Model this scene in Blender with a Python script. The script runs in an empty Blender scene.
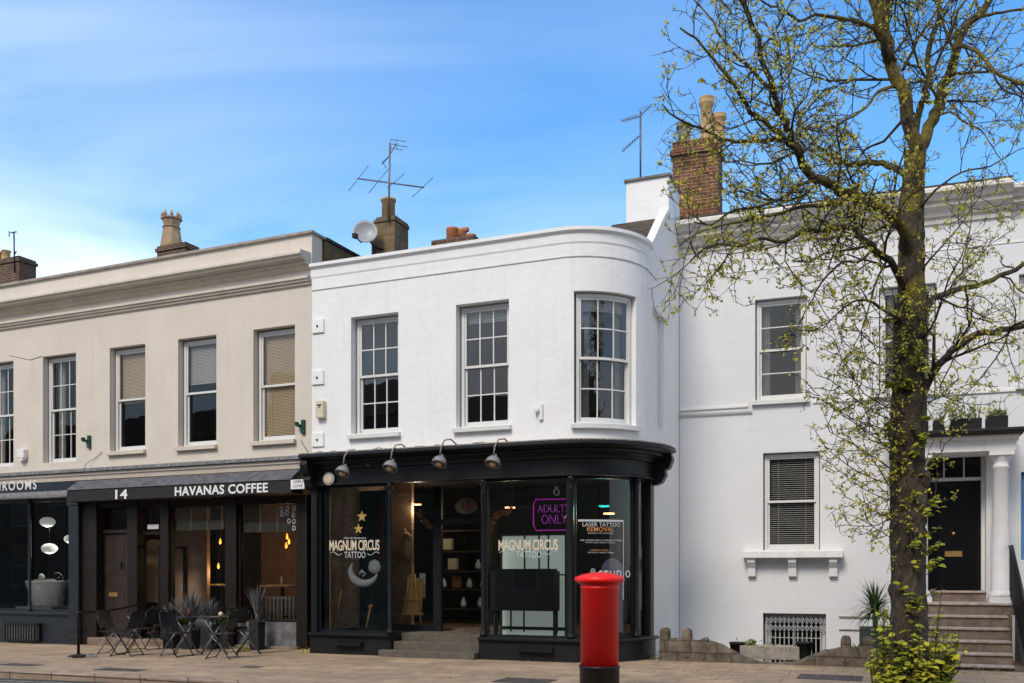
import bpy, math, random
from mathutils import Vector, Matrix
SC = bpy.context.scene
COL = SC.collection
R = math.radians
PI = math.pi
random.seed(7)

# ------------------------------------------------------------------ camera, world, sun, exposure
EYE = 1.6
FPX = 950.0
CX, HY = 512.0, 573.0
cam = bpy.data.cameras.new('camera'); camo = bpy.data.objects.new('camera', cam); COL.objects.link(camo)
camo.location = (0, 0, EYE); camo.rotation_euler = (PI/2, 0, 0)
cam.lens = 36*FPX/1024; cam.sensor_width = 36; cam.shift_y = (HY-341.5)/1024
cam.clip_start = 0.1; cam.clip_end = 2000
SC.camera = camo

SUN_EL, SUN_AZ = 45.0, -150.0        # azimuth measured from +Y towards +X: behind the camera, to the left
w = bpy.data.worlds.new('World'); SC.world = w; w.use_nodes = True
nt = w.node_tree; nt.nodes.clear()
N = nt.nodes.new; L_ = nt.links.new
out = N('ShaderNodeOutputWorld'); bg = N('ShaderNodeBackground'); sky = N('ShaderNodeTexSky')
sky.sky_type = 'NISHITA'; sky.sun_disc = False; sky.sun_elevation = R(SUN_EL); sky.sun_rotation = R(SUN_AZ)
sky.altitude = 50; sky.air_density = 1.0; sky.dust_density = 0.35; sky.ozone_density = 2.2
tc = N('ShaderNodeTexCoord'); mp = N('ShaderNodeMapping'); mp.inputs['Rotation'].default_value = (0.1, 0.35, 0.5)
mp.inputs['Scale'].default_value = (1.0, 1.3, 4.2)
ns = N('ShaderNodeTexNoise'); ns.inputs['Scale'].default_value = 1.35; ns.inputs['Detail'].default_value = 7; ns.inputs['Roughness'].default_value = 0.52
ns.inputs['Distortion'].default_value = 0.6
rp = N('ShaderNodeValToRGB'); rp.color_ramp.elements[0].position = 0.30; rp.color_ramp.elements[0].color = (0, 0, 0, 1)
rp.color_ramp.elements[1].position = 0.66; rp.color_ramp.elements[1].color = (1, 1, 1, 1)
# thin cirrus lies mostly over the west (left) part of the sky
sp = N('ShaderNodeSeparateXYZ'); mr = N('ShaderNodeMapRange')
mr.inputs['From Min'].default_value = 0.35; mr.inputs['From Max'].default_value = -0.55
mr.inputs['To Min'].default_value = 0.16; mr.inputs['To Max'].default_value = 0.95
mz = N('ShaderNodeMapRange'); mz.inputs['From Min'].default_value = 0.68; mz.inputs['From Max'].default_value = 0.2
mz.inputs['To Min'].default_value = 0.0; mz.inputs['To Max'].default_value = 1.0
m1 = N('ShaderNodeMath'); m1.operation = 'MULTIPLY'; m2 = N('ShaderNodeMath'); m2.operation = 'MULTIPLY'
hs = N('ShaderNodeHueSaturation'); hs.inputs['Saturation'].default_value = 1.36; hs.inputs['Hue'].default_value = 0.5
mx = N('ShaderNodeMix'); mx.data_type = 'RGBA'
L_(tc.outputs['Generated'], mp.inputs[0]); L_(mp.outputs[0], ns.inputs['Vector']); L_(ns.outputs['Fac'], rp.inputs[0])
L_(tc.outputs['Generated'], sp.inputs[0]); L_(sp.outputs['X'], mr.inputs['Value']); L_(sp.outputs['Z'], mz.inputs['Value'])
L_(rp.outputs[0], m1.inputs[0]); L_(mr.outputs[0], m1.inputs[1]); L_(m1.outputs[0], m2.inputs[0]); L_(mz.outputs[0], m2.inputs[1])
L_(sky.outputs[0], hs.inputs['Color']); L_(hs.outputs[0], mx.inputs[6]); mx.inputs[7].default_value = (5.2, 5.7, 6.1, 1)

# the sky behind the photographer is covered with broken grey-white cloud
my = N('ShaderNodeMapRange'); my.inputs['From Min'].default_value = 0.15; my.inputs['From Max'].default_value = -0.35
ns2 = N('ShaderNodeTexNoise'); ns2.inputs['Scale'].default_value = 2.2; ns2.inputs['Detail'].default_value = 6
rc = N('ShaderNodeMapRange'); rc.inputs['From Min'].default_value = 0.36; rc.inputs['From Max'].default_value = 0.56; rc.inputs['To Min'].default_value = 0.35
m3 = N('ShaderNodeMath'); m3.operation = 'MULTIPLY'; mx2 = N('ShaderNodeMix'); mx2.data_type = 'RGBA'; mx2.inputs[7].default_value = (3.3, 3.4, 3.6, 1)
L_(sp.outputs['Y'], my.inputs['Value']); L_(mp.outputs[0], ns2.inputs['Vector']); L_(ns2.outputs['Fac'], rc.inputs['Value']); L_(my.outputs[0], m3.inputs[0]); L_(rc.outputs[0], m3.inputs[1])
L_(m2.outputs[0], mx.inputs[0]); L_(mx.outputs[2], mx2.inputs[6]); L_(m3.outputs[0], mx2.inputs[0]); L_(mx2.outputs[2], bg.inputs[0]); bg.inputs[1].default_value = 0.15
L_(bg.outputs[0], out.inputs[0])

sl = bpy.data.lights.new('sun', 'SUN'); sl.energy = 1.5; sl.angle = R(20); sl.color = (1.0, 0.90, 0.77)
so = bpy.data.objects.new('sun', sl); COL.objects.link(so)
sdir = Vector((math.sin(R(SUN_AZ))*math.cos(R(SUN_EL)), math.cos(R(SUN_AZ))*math.cos(R(SUN_EL)), math.sin(R(SUN_EL))))
so.rotation_euler = (-sdir).to_track_quat('-Z', 'Y').to_euler(); so.location = (-8, -10, 20)
SC.view_settings.view_transform = 'Standard'; SC.view_settings.look = 'None'
SC.view_settings.exposure = 0.84; SC.view_settings.gamma = 1.0
SC.cycles.max_bounces = 8; SC.cycles.transparent_max_bounces = 24; SC.cycles.glossy_bounces = 3
SC.cycles.use_denoising = True

# ------------------------------------------------------------------ frames: each building stands on its own line of the street
class Frame:
    def __init__(s, theta, D, u0=0.0):
        s.t = R(theta); s.D = D; s.u0 = u0
        s.n = Vector((math.sin(s.t), math.cos(s.t), 0)); s.d = Vector((math.cos(s.t), -math.sin(s.t), 0))
        s.org = s.n*D + s.d*u0
    def world(s, u, v, z=0): return s.org + s.d*u + s.n*v + Vector((0, 0, z))
    def at(s, px, py, v=0.0):
        r = Vector(((px-CX)/FPX, 1, 0)); t = (s.D+v)/r.dot(s.n); P = r*t
        return P.dot(s.d)-s.u0, EYE+t*(HY-py)/FPX
    def u(s, px, v=0.0): return s.at(px, 0, v)[0]
    def z(s, px, py, v=0.0): return s.at(px, py, v)[1]
def rayp(px, t): return Vector(((px-CX)/FPX*t, t, 0))
LF = Frame(23.82, 16.0); LF.u0 = LF.u(312); LF = Frame(23.82, 16.0, LF.u0)
WF = Frame(22.33, 15.6); WF.u0 = WF.u(312); WF = Frame(22.33, 15.6, WF.u0)
RAD = 1.3
A0 = WF.u(557); A1 = A0+RAD*PI/2; WEND = A1+2.57
def wwarp(x, y, z):
    if x <= A0: return (x, y, z)
    if x < A1:
        p = (x-A0)/RAD
        return (A0+(RAD-y)*math.sin(p), RAD-(RAD-y)*math.cos(p), z)
    return (A0+RAD-y, RAD+(x-A1), z)
def wproj(s, y, z):
    a = wwarp(s, y, z); P = WF.world(a[0], a[1], a[2])
    return CX+FPX*P.x/P.y, HY-FPX*(P.z-EYE)/P.y, P.y
def ws(px, y=0.0):                      # distance along the curved front that shows at column px
    lo, hi = -1.0, WEND
    for _ in range(50):
        m = (lo+hi)/2
        if wproj(m, y, 0)[0] < px: lo = m
        else: hi = m
    return lo
def wz(px, py, y=0.0):
    s = ws(px, y); t = wproj(s, y, 0)[2]
    return EYE+t*(HY-py)/FPX
cw = WF.world(A0+RAD, 3.88)
RF = Frame(20.34, 19.62); RF.u0 = cw.dot(RF.d); RF = Frame(20.34, cw.dot(RF.n), RF.u0)

# ------------------------------------------------------------------ materials
MAT = {}
def mat(name, col, rough=0.6, var=0.12, scale=3.0, bump=0.0, bscale=60.0, metal=0.0, streak=0.0, spec=0.4, emit=0.0, coat=0.0, vec=None):
    if name in MAT: return MAT[name]
    m = bpy.data.materials.new(name); m.use_nodes = True; t = m.node_tree; b = t.nodes['Principled BSDF']
    tcn = t.nodes.new('ShaderNodeTexCoord')
    n1 = t.nodes.new('ShaderNodeTexNoise'); n1.inputs['Scale'].default_value = scale; n1.inputs['Detail'].default_value = 6
    n1.inputs['Roughness'].default_value = 0.62
    t.links.new(tcn.outputs['Object'], n1.inputs['Vector'])
    mxn = t.nodes.new('ShaderNodeMix'); mxn.data_type = 'RGBA'
    r = t.nodes.new('ShaderNodeMapRange'); r.inputs['From Min'].default_value = 0.3; r.inputs['From Max'].default_value = 0.7
    t.links.new(n1.outputs['Fac'], r.inputs['Value']); t.links.new(r.outputs[0], mxn.inputs[0])
    c = Vector(col)
    mxn.inputs[6].default_value = (*(c*(1-var)), 1); mxn.inputs[7].default_value = (*[min(1, q*(1+var)) for q in c], 1)
    last = mxn.outputs[2]
    if streak > 0:
        mp = t.nodes.new('ShaderNodeMapping'); mp.inputs['Scale'].default_value = (5.0, 5.0, 0.35)
        n2 = t.nodes.new('ShaderNodeTexNoise'); n2.inputs['Scale'].default_value = 1.6; n2.inputs['Detail'].default_value = 8; n2.inputs['Roughness'].default_value = 0.7
        t.links.new(tcn.outputs['Object'], mp.inputs[0]); t.links.new(mp.outputs[0], n2.inputs['Vector'])
        r2 = t.nodes.new('ShaderNodeMapRange'); r2.inputs['From Min'].default_value = 0.52; r2.inputs['From Max'].default_value = 0.8
        r2.inputs['To Max'].default_value = streak
        t.links.new(n2.outputs['Fac'], r2.inputs['Value'])
        m2 = t.nodes.new('ShaderNodeMix'); m2.data_type = 'RGBA'; m2.inputs[7].default_value = (*(c*0.45), 1)
        t.links.new(last, m2.inputs[6]); t.links.new(r2.outputs[0], m2.inputs[0]); last = m2.outputs[2]
    t.links.new(last, b.inputs['Base Color'])
    b.inputs['Roughness'].default_value = rough; b.inputs['Metallic'].default_value = metal
    b.inputs['Specular IOR Level'].default_value = spec
    if coat: b.inputs['Coat Weight'].default_value = coat; b.inputs['Coat Roughness'].default_value = 0.12
    if emit > 0:
        b.inputs['Emission Color'].default_value = (*col, 1); b.inputs['Emission Strength'].default_value = emit
    if bump > 0:
        n3 = t.nodes.new('ShaderNodeTexNoise'); n3.inputs['Scale'].default_value = bscale; n3.inputs['Detail'].default_value = 5
        t.links.new(tcn.outputs['Object'], n3.inputs['Vector'])
        bp = t.nodes.new('ShaderNodeBump'); bp.inputs['Strength'].default_value = bump; bp.inputs['Distance'].default_value = 0.02
        t.links.new(n3.outputs['Fac'], bp.inputs['Height']); t.links.new(bp.outputs[0], b.inputs['Normal'])
    MAT[name] = m; return m
def brickmat(name, c1, c2, mortar, bw, bh, ms=0.01, rough=0.85, offset=0.5, bump=0.5, var=0.25, axes='xz', nscale=4.0, stain=0.35, rot=None):
    if name in MAT: return MAT[name]
    m = bpy.data.materials.new(name); m.use_nodes = True; t = m.node_tree; b = t.nodes['Principled BSDF']
    tcn = t.nodes.new('ShaderNodeTexCoord'); sx = t.nodes.new('ShaderNodeSeparateXYZ'); cb = t.nodes.new('ShaderNodeCombineXYZ')
    t.links.new(tcn.outputs['Object'], sx.inputs[0])
    if axes == 'xz':                # add y to x so side faces carry bricks too
        ad = t.nodes.new('ShaderNodeMath'); ad.operation = 'ADD'
        t.links.new(sx.outputs['X'], ad.inputs[0]); t.links.new(sx.outputs['Y'], ad.inputs[1])
        t.links.new(ad.outputs[0], cb.inputs['X']); t.links.new(sx.outputs['Z'], cb.inputs['Y'])
    else:
        t.links.new(sx.outputs['X'], cb.inputs['X']); t.links.new(sx.outputs['Y'], cb.inputs['Y'])
    bk = t.nodes.new('ShaderNodeTexBrick'); t.links.new(cb.outputs[0], bk.inputs['Vector'])
    bk.inputs['Scale'].default_value = 1.0; bk.inputs['Brick Width'].default_value = bw; bk.inputs['Row Height'].default_value = bh
    bk.inputs['Mortar Size'].default_value = ms; bk.inputs['Mortar Smooth'].default_value = 0.3; bk.offset = offset
    bk.inputs['Color1'].default_value = (*c1, 1); bk.inputs['Color2'].default_value = (*c2, 1); bk.inputs['Mortar'].default_value = (*mortar, 1)
    n1 = t.nodes.new('ShaderNodeTexNoise'); n1.inputs['Scale'].default_value = nscale; n1.inputs['Detail'].default_value = 8; n1.inputs['Roughness'].default_value = 0.65
    t.links.new(tcn.outputs['Object'], n1.inputs['Vector'])
    r = t.nodes.new('ShaderNodeMapRange'); r.inputs['From Min'].default_value = 0.3; r.inputs['From Max'].default_value = 0.7
    r.inputs['To Min'].default_value = 1-var; r.inputs['To Max'].default_value = 1+var*0.6
    t.links.new(n1.outputs['Fac'], r.inputs['Value'])
    ml = t.nodes.new('ShaderNodeVectorMath'); ml.operation = 'SCALE'; t.links.new(bk.outputs['Color'], ml.inputs[0]); t.links.new(r.outputs[0], ml.inputs['Scale'])
    n2 = t.nodes.new('ShaderNodeTexNoise'); n2.inputs['Scale'].default_value = nscale*0.23; n2.inputs['Detail'].default_value = 6
    t.links.new(tcn.outputs['Object'], n2.inputs['Vector'])
    r2 = t.nodes.new('ShaderNodeMapRange'); r2.inputs['From Min'].default_value = 0.45; r2.inputs['From Max'].default_value = 0.75; r2.inputs['To Max'].default_value = stain
    t.links.new(n2.outputs['Fac'], r2.inputs['Value'])
    m2 = t.nodes.new('ShaderNodeMix'); m2.data_type = 'RGBA'; m2.inputs[7].default_value = (*(Vector(c1)*0.4), 1)
    t.links.new(r2.outputs[0], m2.inputs[0]); t.links.new(ml.outputs[0], m2.inputs[6])
    t.links.new(m2.outputs[2], b.inputs['Base Color']); b.inputs['Roughness'].default_value = rough; b.inputs['Specular IOR Level'].default_value = 0.25
    if bump:
        sb = t.nodes.new('ShaderNodeMath'); sb.operation = 'MULTIPLY_ADD'; sb.inputs[1].default_value = -1.0
        t.links.new(bk.outputs['Fac'], sb.inputs[0]); t.links.new(n1.outputs['Fac'], sb.inputs[2])
        bp = t.nodes.new('ShaderNodeBump'); bp.inputs['Strength'].default_value = bump; bp.inputs['Distance'].default_value = 0.015
        t.links.new(sb.outputs[0], bp.inputs['Height']); t.links.new(bp.outputs[0], b.inputs['Normal'])
    MAT[name] = m; return m
def glassmat(name, tint=(0.8, 0.85, 0.85), wav=0.02, gl=1.0, wscale=1.5, haze=0.0):
    if name in MAT: return MAT[name]
    m = bpy.data.materials.new(name); m.use_nodes = True; t = m.node_tree; t.nodes.clear()
    o = t.nodes.new('ShaderNodeOutputMaterial'); tr = t.nodes.new('ShaderNodeBsdfTransparent'); g = t.nodes.new('ShaderNodeBsdfGlossy')
    tr.inputs[0].default_value = (*tint, 1); g.inputs['Roughness'].default_value = 0.015
    fr = t.nodes.new('ShaderNodeFresnel'); fr.inputs[0].default_value = 1.5
    k = t.nodes.new('ShaderNodeMath'); k.operation = 'MULTIPLY_ADD'; k.inputs[1].default_value = 1.5*gl; k.inputs[2].default_value = 0.01; k.use_clamp = True
    t.links.new(fr.outputs[0], k.inputs[0])
    mxs = t.nodes.new('ShaderNodeMixShader'); t.links.new(k.outputs[0], mxs.inputs[0]); t.links.new(tr.outputs[0], mxs.inputs[1]); t.links.new(g.outputs[0], mxs.inputs[2])
    tcn = t.nodes.new('ShaderNodeTexCoord'); n = t.nodes.new('ShaderNodeTexNoise'); n.inputs['Scale'].default_value = wscale; n.inputs['Detail'].default_value = 2
    bp = t.nodes.new('ShaderNodeBump'); bp.inputs['Strength'].default_value = wav*10; bp.inputs['Distance'].default_value = 0.02
    t.links.new(tcn.outputs['Object'], n.inputs['Vector']); t.links.new(n.outputs['Fac'], bp.inputs['Height']); t.links.new(bp.outputs[0], g.inputs['Normal'])
    last = mxs.outputs[0]
    if haze > 0:
        d = t.nodes.new('ShaderNodeBsdfDiffuse'); d.inputs[0].default_value = (0.5, 0.5, 0.48, 1)
        m3 = t.nodes.new('ShaderNodeMixShader'); m3.inputs[0].default_value = haze
        t.links.new(last, m3.inputs[1]); t.links.new(d.outputs[0], m3.inputs[2]); last = m3.outputs[0]
    t.links.new(last, o.inputs[0])
    MAT[name] = m; return m
def leafmat(name, c1, c2, trans=0.35, scale=2.0):
    if name in MAT: return MAT[name]
    m = bpy.data.materials.new(name); m.use_nodes = True; t = m.node_tree; t.nodes.clear()
    o = t.nodes.new('ShaderNodeOutputMaterial'); d = t.nodes.new('ShaderNodeBsdfPrincipled'); tl = t.nodes.new('ShaderNodeBsdfTranslucent')
    gm = t.nodes.new('ShaderNodeNewGeometry'); mxn = t.nodes.new('ShaderNodeMix'); mxn.data_type = 'RGBA'
    t.links.new(gm.outputs['Random Per Island'], mxn.inputs[0]); mxn.inputs[6].default_value = (*c1, 1); mxn.inputs[7].default_value = (*c2, 1)
    t.links.new(mxn.outputs[2], d.inputs['Base Color']); t.links.new(mxn.outputs[2], tl.inputs[0]); d.inputs['Roughness'].default_value = 0.55
    s = t.nodes.new('ShaderNodeMixShader'); s.inputs[0].default_value = trans
    t.links.new(d.outputs[0], s.inputs[1]); t.links.new(tl.outputs[0], s.inputs[2]); t.links.new(s.outputs[0], o.inputs[0])
    MAT[name] = m; return m

WHITE = mat('white_stucco', (0.79, 0.79, 0.79), 0.75, 0.035, 1.3, 0.5, 7.0, streak=0.22)
WHITE2 = mat('white_paint_trim', (0.76, 0.755, 0.74), 0.55, 0.05, 5, 0.15, 40, streak=0.28)
BEIGE = mat('beige_stucco', (0.62, 0.56, 0.485), 0.8, 0.07, 0.9, 0.3, 16, streak=0.22)
BEIGE2 = mat('beige_trim', (0.58, 0.52, 0.445), 0.75, 0.09, 3, 0.2, 25, streak=0.3)
COPING = mat('grey_coping', (0.32, 0.29, 0.25), 0.85, 0.25, 6, 0.3, 30)
SASH = mat('sash_paint', (0.66, 0.66, 0.64), 0.35, 0.05, 8)
NAVY = mat('blue_black_paint', (0.009, 0.010, 0.012), 0.42, 0.35, 6, 0.12, 25, spec=0.32)
NAVY2 = mat('dark_blue_paint', (0.010, 0.015, 0.023), 0.4, 0.3, 5, 0.12, 25, spec=0.5)
BROWNBLACK = mat('brown_black_paint', (0.013, 0.009, 0.007), 0.5, 0.35, 6, 0.12, 30, spec=0.25)
DOORBROWN = mat('dark_brown_door', (0.032, 0.022, 0.018), 0.4, 0.2, 6)
AWN = mat('grey_canvas', (0.10, 0.10, 0.11), 0.7, 0.45, 7, 0.35, 14, streak=0.4)
AWNBLK = mat('awning_box', (0.016, 0.013, 0.012), 0.6, 0.25, 6, 0.1)
LEAD = mat('lead_flashing', (0.17, 0.17, 0.175), 0.6, 0.6, 16, 0.5, 14)
BLACK = mat('black_metal', (0.012, 0.012, 0.013), 0.4, 0.3, 9, metal=0.2)
BLACKM = mat('black_matte', (0.015, 0.015, 0.016), 0.75, 0.3, 5)
STEEL = mat('dull_steel', (0.16, 0.165, 0.17), 0.45, 0.2, 12, metal=0.6)
DGREY = mat('dark_grey_metal', (0.022, 0.023, 0.025), 0.5, 0.2, 9, metal=0.3)
LETTER = mat('white_lettering', (0.78, 0.78, 0.78), 0.5, 0.03)
CREAML = mat('cream_lettering', (0.62, 0.55, 0.42), 0.5, 0.05, emit=0.0)
GOLDL = mat('gold_lettering', (0.42, 0.27, 0.09), 0.45, 0.2, 20)
ORANGEL = mat('orange_lettering', (0.5, 0.22, 0.08), 0.5, 0.1)
GLASS = glassmat('window_glass', (0.95, 0.95, 0.93), 0.012, 0.6)
GLASSR = glassmat('grey_window_glass', (0.86, 0.87, 0.86), 0.02, 1.5)
SHOPG = glassmat('shop_glass', (0.78, 0.80, 0.80), 0.004, 0.75, 0.7)
BLIND = mat('cream_blind', (0.92, 0.74, 0.50), 0.6, 0.05)
BLINDG = mat('grey_blind', (0.78, 0.76, 0.72), 0.5, 0.05)
CURTAIN = mat('curtain_cloth', (0.62, 0.6, 0.55), 0.8, 0.12, 8)
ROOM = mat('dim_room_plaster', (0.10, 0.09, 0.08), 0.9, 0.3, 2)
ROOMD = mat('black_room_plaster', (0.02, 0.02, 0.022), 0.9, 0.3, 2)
PLY = mat('brown_board', (0.36, 0.23, 0.15), 0.7, 0.25, 3)
WOODF = mat('wood_floor', (0.12, 0.08, 0.05), 0.6, 0.3, 4)
WOODG = mat('golden_wood', (0.62, 0.38, 0.13), 0.5, 0.2, 9)
TABLEW = mat('pale_wood_top', (0.55, 0.38, 0.2), 0.5, 0.15, 9)
BRICK = brickmat('old_red_brick', (0.24, 0.085, 0.04), (0.13, 0.06, 0.035), (0.30, 0.22, 0.14), 0.225, 0.075, 0.012, stain=0.9, var=0.75, nscale=3.6)
BRICKD = brickmat('dark_brown_brick', (0.13, 0.07, 0.045), (0.09, 0.05, 0.035), (0.20, 0.16, 0.12), 0.225, 0.075, 0.012, stain=0.4, var=0.35)
BRICKI = brickmat('inside_brick', (0.42, 0.27, 0.19), (0.30, 0.19, 0.13), (0.34, 0.28, 0.22), 0.225, 0.075, 0.012)
ASHLAR = brickmat('white_lined_stucco', (0.69, 0.70, 0.72), (0.68, 0.69, 0.708), (0.635, 0.63, 0.62), 0.95, 0.447, 0.006, 0.75, bump=0.12, var=0.03, stain=0.06, nscale=2.0)
STONECH = brickmat('sooty_stone', (0.20, 0.14, 0.075), (0.15, 0.105, 0.06), (0.10, 0.08, 0.05), 0.5, 0.3, 0.012, stain=0.6, var=0.4)
RUBBLE = brickmat('garden_stone', (0.17, 0.135, 0.10), (0.12, 0.10, 0.078), (0.085, 0.07, 0.055), 0.46, 0.21, 0.014, stain=0.7, var=0.65, nscale=7, bump=0.9)
FLAG = brickmat('paving_flags', (0.44, 0.32, 0.21), (0.34, 0.255, 0.175), (0.20, 0.15, 0.10), 0.9, 0.6, 0.010, 0.8, bump=0.25, var=0.28, axes='xy', stain=0.45, nscale=3.2)
KERB = brickmat('kerb_stone', (0.36, 0.27, 0.20), (0.30, 0.23, 0.17), (0.06, 0.05, 0.04), 0.9, 3.0, 0.012, 0.8, bump=0.3, var=0.3, stain=0.4, offset=0)
ASPH = mat('asphalt', (0.055, 0.053, 0.052), 0.9, 0.3, 30, 0.5, 90)
CONC = mat('concrete', (0.25, 0.24, 0.22), 0.9, 0.2, 4, 0.3, 30)
STEPST = mat('worn_step_stone', (0.20, 0.15, 0.115), 0.85, 0.42, 4, 0.4, 18, streak=0.6)
NOSING = mat('worn_step_nosing', (0.40, 0.34, 0.29), 0.8, 0.35, 9, 0.3, 25)
GSTEP = mat('grey_step_stone', (0.10, 0.088, 0.07), 0.8, 0.3, 5, 0.3, 20)
POT = mat('buff_clay', (0.44, 0.30, 0.15), 0.85, 0.3, 7, 0.3, 25, streak=0.5)
TERRA = mat('terracotta', (0.42, 0.16, 0.06), 0.8, 0.25, 6)
REDP = mat('pillar_box_red', (0.92, 0.010, 0.008), 0.42, 0.07, 3, 0.05, 30, coat=0.08)
SLATE = brickmat('brown_slates', (0.10, 0.075, 0.055), (0.075, 0.055, 0.045), (0.03, 0.025, 0.02), 0.3, 0.2, 0.012)
BRASS = mat('brass', (0.55, 0.33, 0.12), 0.35, 0.2, 9, metal=0.7)
PORC = mat('bath_enamel', (0.62, 0.66, 0.68), 0.2, 0.04)
SILVERG = mat('silver_mesh', (0.45, 0.46, 0.47), 0.4, 0.1)
LGREY = mat('pale_grey', (0.5, 0.52, 0.54), 0.5, 0.1)
CREAM = mat('cream_plastic', (0.62, 0.56, 0.42), 0.5, 0.08, 10)
GREENM = mat('green_iron', (0.01, 0.055, 0.04), 0.5, 0.2)

# ------------------------------------------------------------------ mesh builder
class MB:
    def __init__(s, warp=None): s.v = []; s.f = []; s.sm = []; s.warp = warp
    def add(s, vs, fs, smooth=False):
        o = len(s.v); s.v += [tuple(v) for v in vs]; s.f += [tuple(i+o for i in f) for f in fs]; s.sm += [smooth]*len(fs); return s
    def xs(s, x0, x1):
        if not s.warp or x1 <= A0 or x0 >= A1: return [x0, x1]
        b = [x0]
        a, e = max(x0, A0), min(x1, A1)
        if a > x0: b.append(a)
        n = max(1, int(math.ceil((e-a)/0.07)))
        for i in range(1, n): b.append(a+(e-a)*i/n)
        if e < x1: b.append(e)
        b.append(x1); return b
    def sweep(s, prof, x0, x1, smooth=False):       # closed (y,z) profile swept along x
        xs = s.xs(x0, x1); n = len(prof); vs = []; fs = []
        for x in xs: vs += [(x, p[0], p[1]) for p in prof]
        for i in range(len(xs)-1):
            for j in range(n):
                k = (j+1) % n; fs.append((i*n+j, i*n+k, (i+1)*n+k, (i+1)*n+j))
        fs.append(tuple(range(n-1, -1, -1))); fs.append(tuple((len(xs)-1)*n+j for j in range(n)))
        return s.add(vs, fs, smooth)
    def box(s, x0, x1, y0, y1, z0, z1):
        if x1 < x0: x0, x1 = x1, x0
        if y1 < y0: y0, y1 = y1, y0
        if z1 < z0: z0, z1 = z1, z0
        return s.sweep([(y0, z0), (y0, z1), (y1, z1), (y1, z0)], x0, x1)
    def prism(s, poly, y0, y1):                     # (x,z) polygon given thickness in y
        n = len(poly); vs = [(p[0], y0, p[1]) for p in poly]+[(p[0], y1, p[1]) for p in poly]
        fs = [tuple(range(n)), tuple(range(2*n-1, n-1, -1))]+[(i, i+n, (i+1) % n+n, (i+1) % n) for i in range(n)]
        return s.add(vs, fs)
    def prismx(s, poly, x0, x1):                    # (y,z) polygon given thickness in x
        return s.sweep(poly, x0, x1)
    def prismz(s, poly, z0, z1):
        n = len(poly); vs = [(p[0], p[1], z0) for p in poly]+[(p[0], p[1], z1) for p in poly]
        fs = [tuple(range(n-1, -1, -1)), tuple(range(n, 2*n))]+[(i, (i+1) % n, (i+1) % n+n, i+n) for i in range(n)]
        return s.add(vs, fs)
    def tube(s, pts, rad, n=6, cap=True, smooth=True):
        pts = [Vector(p) for p in pts]; rs = rad if isinstance(rad, (list, tuple)) else [rad]*len(pts)
        vs = []; fs = []; ref = None
        for i, p in enumerate(pts):
            d = (pts[min(i+1, len(pts)-1)]-pts[max(i-1, 0)])
            d = d.normalized() if d.length > 1e-9 else Vector((0, 0, 1))
            if ref is None: ref = Vector((0, 0, 1)) if abs(d.z) < 0.9 else Vector((1, 0, 0))
            a = ref-d*ref.dot(d)
            if a.length < 1e-6: a = d.orthogonal()
            a.normalize(); ref = a; b = d.cross(a)
            for k in range(n):
                q = 2*PI*k/n; vs.append(p+(a*math.cos(q)+b*math.sin(q))*rs[i])
        for i in range(len(pts)-1):
            for k in range(n):
                j = (k+1) % n; fs.append((i*n+k, i*n+j, (i+1)*n+j, (i+1)*n+k))
        if cap: fs.append(tuple(range(n-1, -1, -1))); fs.append(tuple((len(pts)-1)*n+k for k in range(n)))
        return s.add(vs, fs, smooth)
    def lathe(s, prof, n=24, c=(0, 0, 0), smooth=True, squash=1.0):
        vs = []; fs = []
        for r, z in prof:
            for k in range(n): q = 2*PI*k/n; vs.append((c[0]+r*math.cos(q), c[1]+r*math.sin(q)*squash, c[2]+z))
        m = len(prof)
        for i in range(m-1):
            for k in range(n): j = (k+1) % n; fs.append((i*n+k, i*n+j, (i+1)*n+j, (i+1)*n+k))
        fs.append(tuple(range(n-1, -1, -1))); fs.append(tuple((m-1)*n+k for k in range(n)))
        return s.add(vs, fs, smooth)
    def rot(s, start, M_):                          # transform vertices added since index start
        for i in range(start, len(s.v)): s.v[i] = tuple(M_ @ Vector(s.v[i]))
        return s
    def build(s, name, m, parent=None, loc=(0, 0, 0), bevel=0.0, kind=None, label=None):
        me = bpy.data.meshes.new(name); vs = [s.warp(*v) for v in s.v] if s.warp else s.v
        me.from_pydata(vs, [], s.f); me.polygons.foreach_set('use_smooth', s.sm); me.update(); me.validate()
        me.materials.append(m)
        o = bpy.data.objects.new(name, me); COL.objects.link(o); o.location = loc
        if parent: o.parent = parent
        if bevel > 0:
            b = o.modifiers.new('b', 'BEVEL'); b.width = bevel; b.segments = 2; b.limit_method = 'ANGLE'
        if kind: o['kind'] = kind
        if label: o['label'] = label
        return o
def W(): return MB(wwarp)
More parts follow.
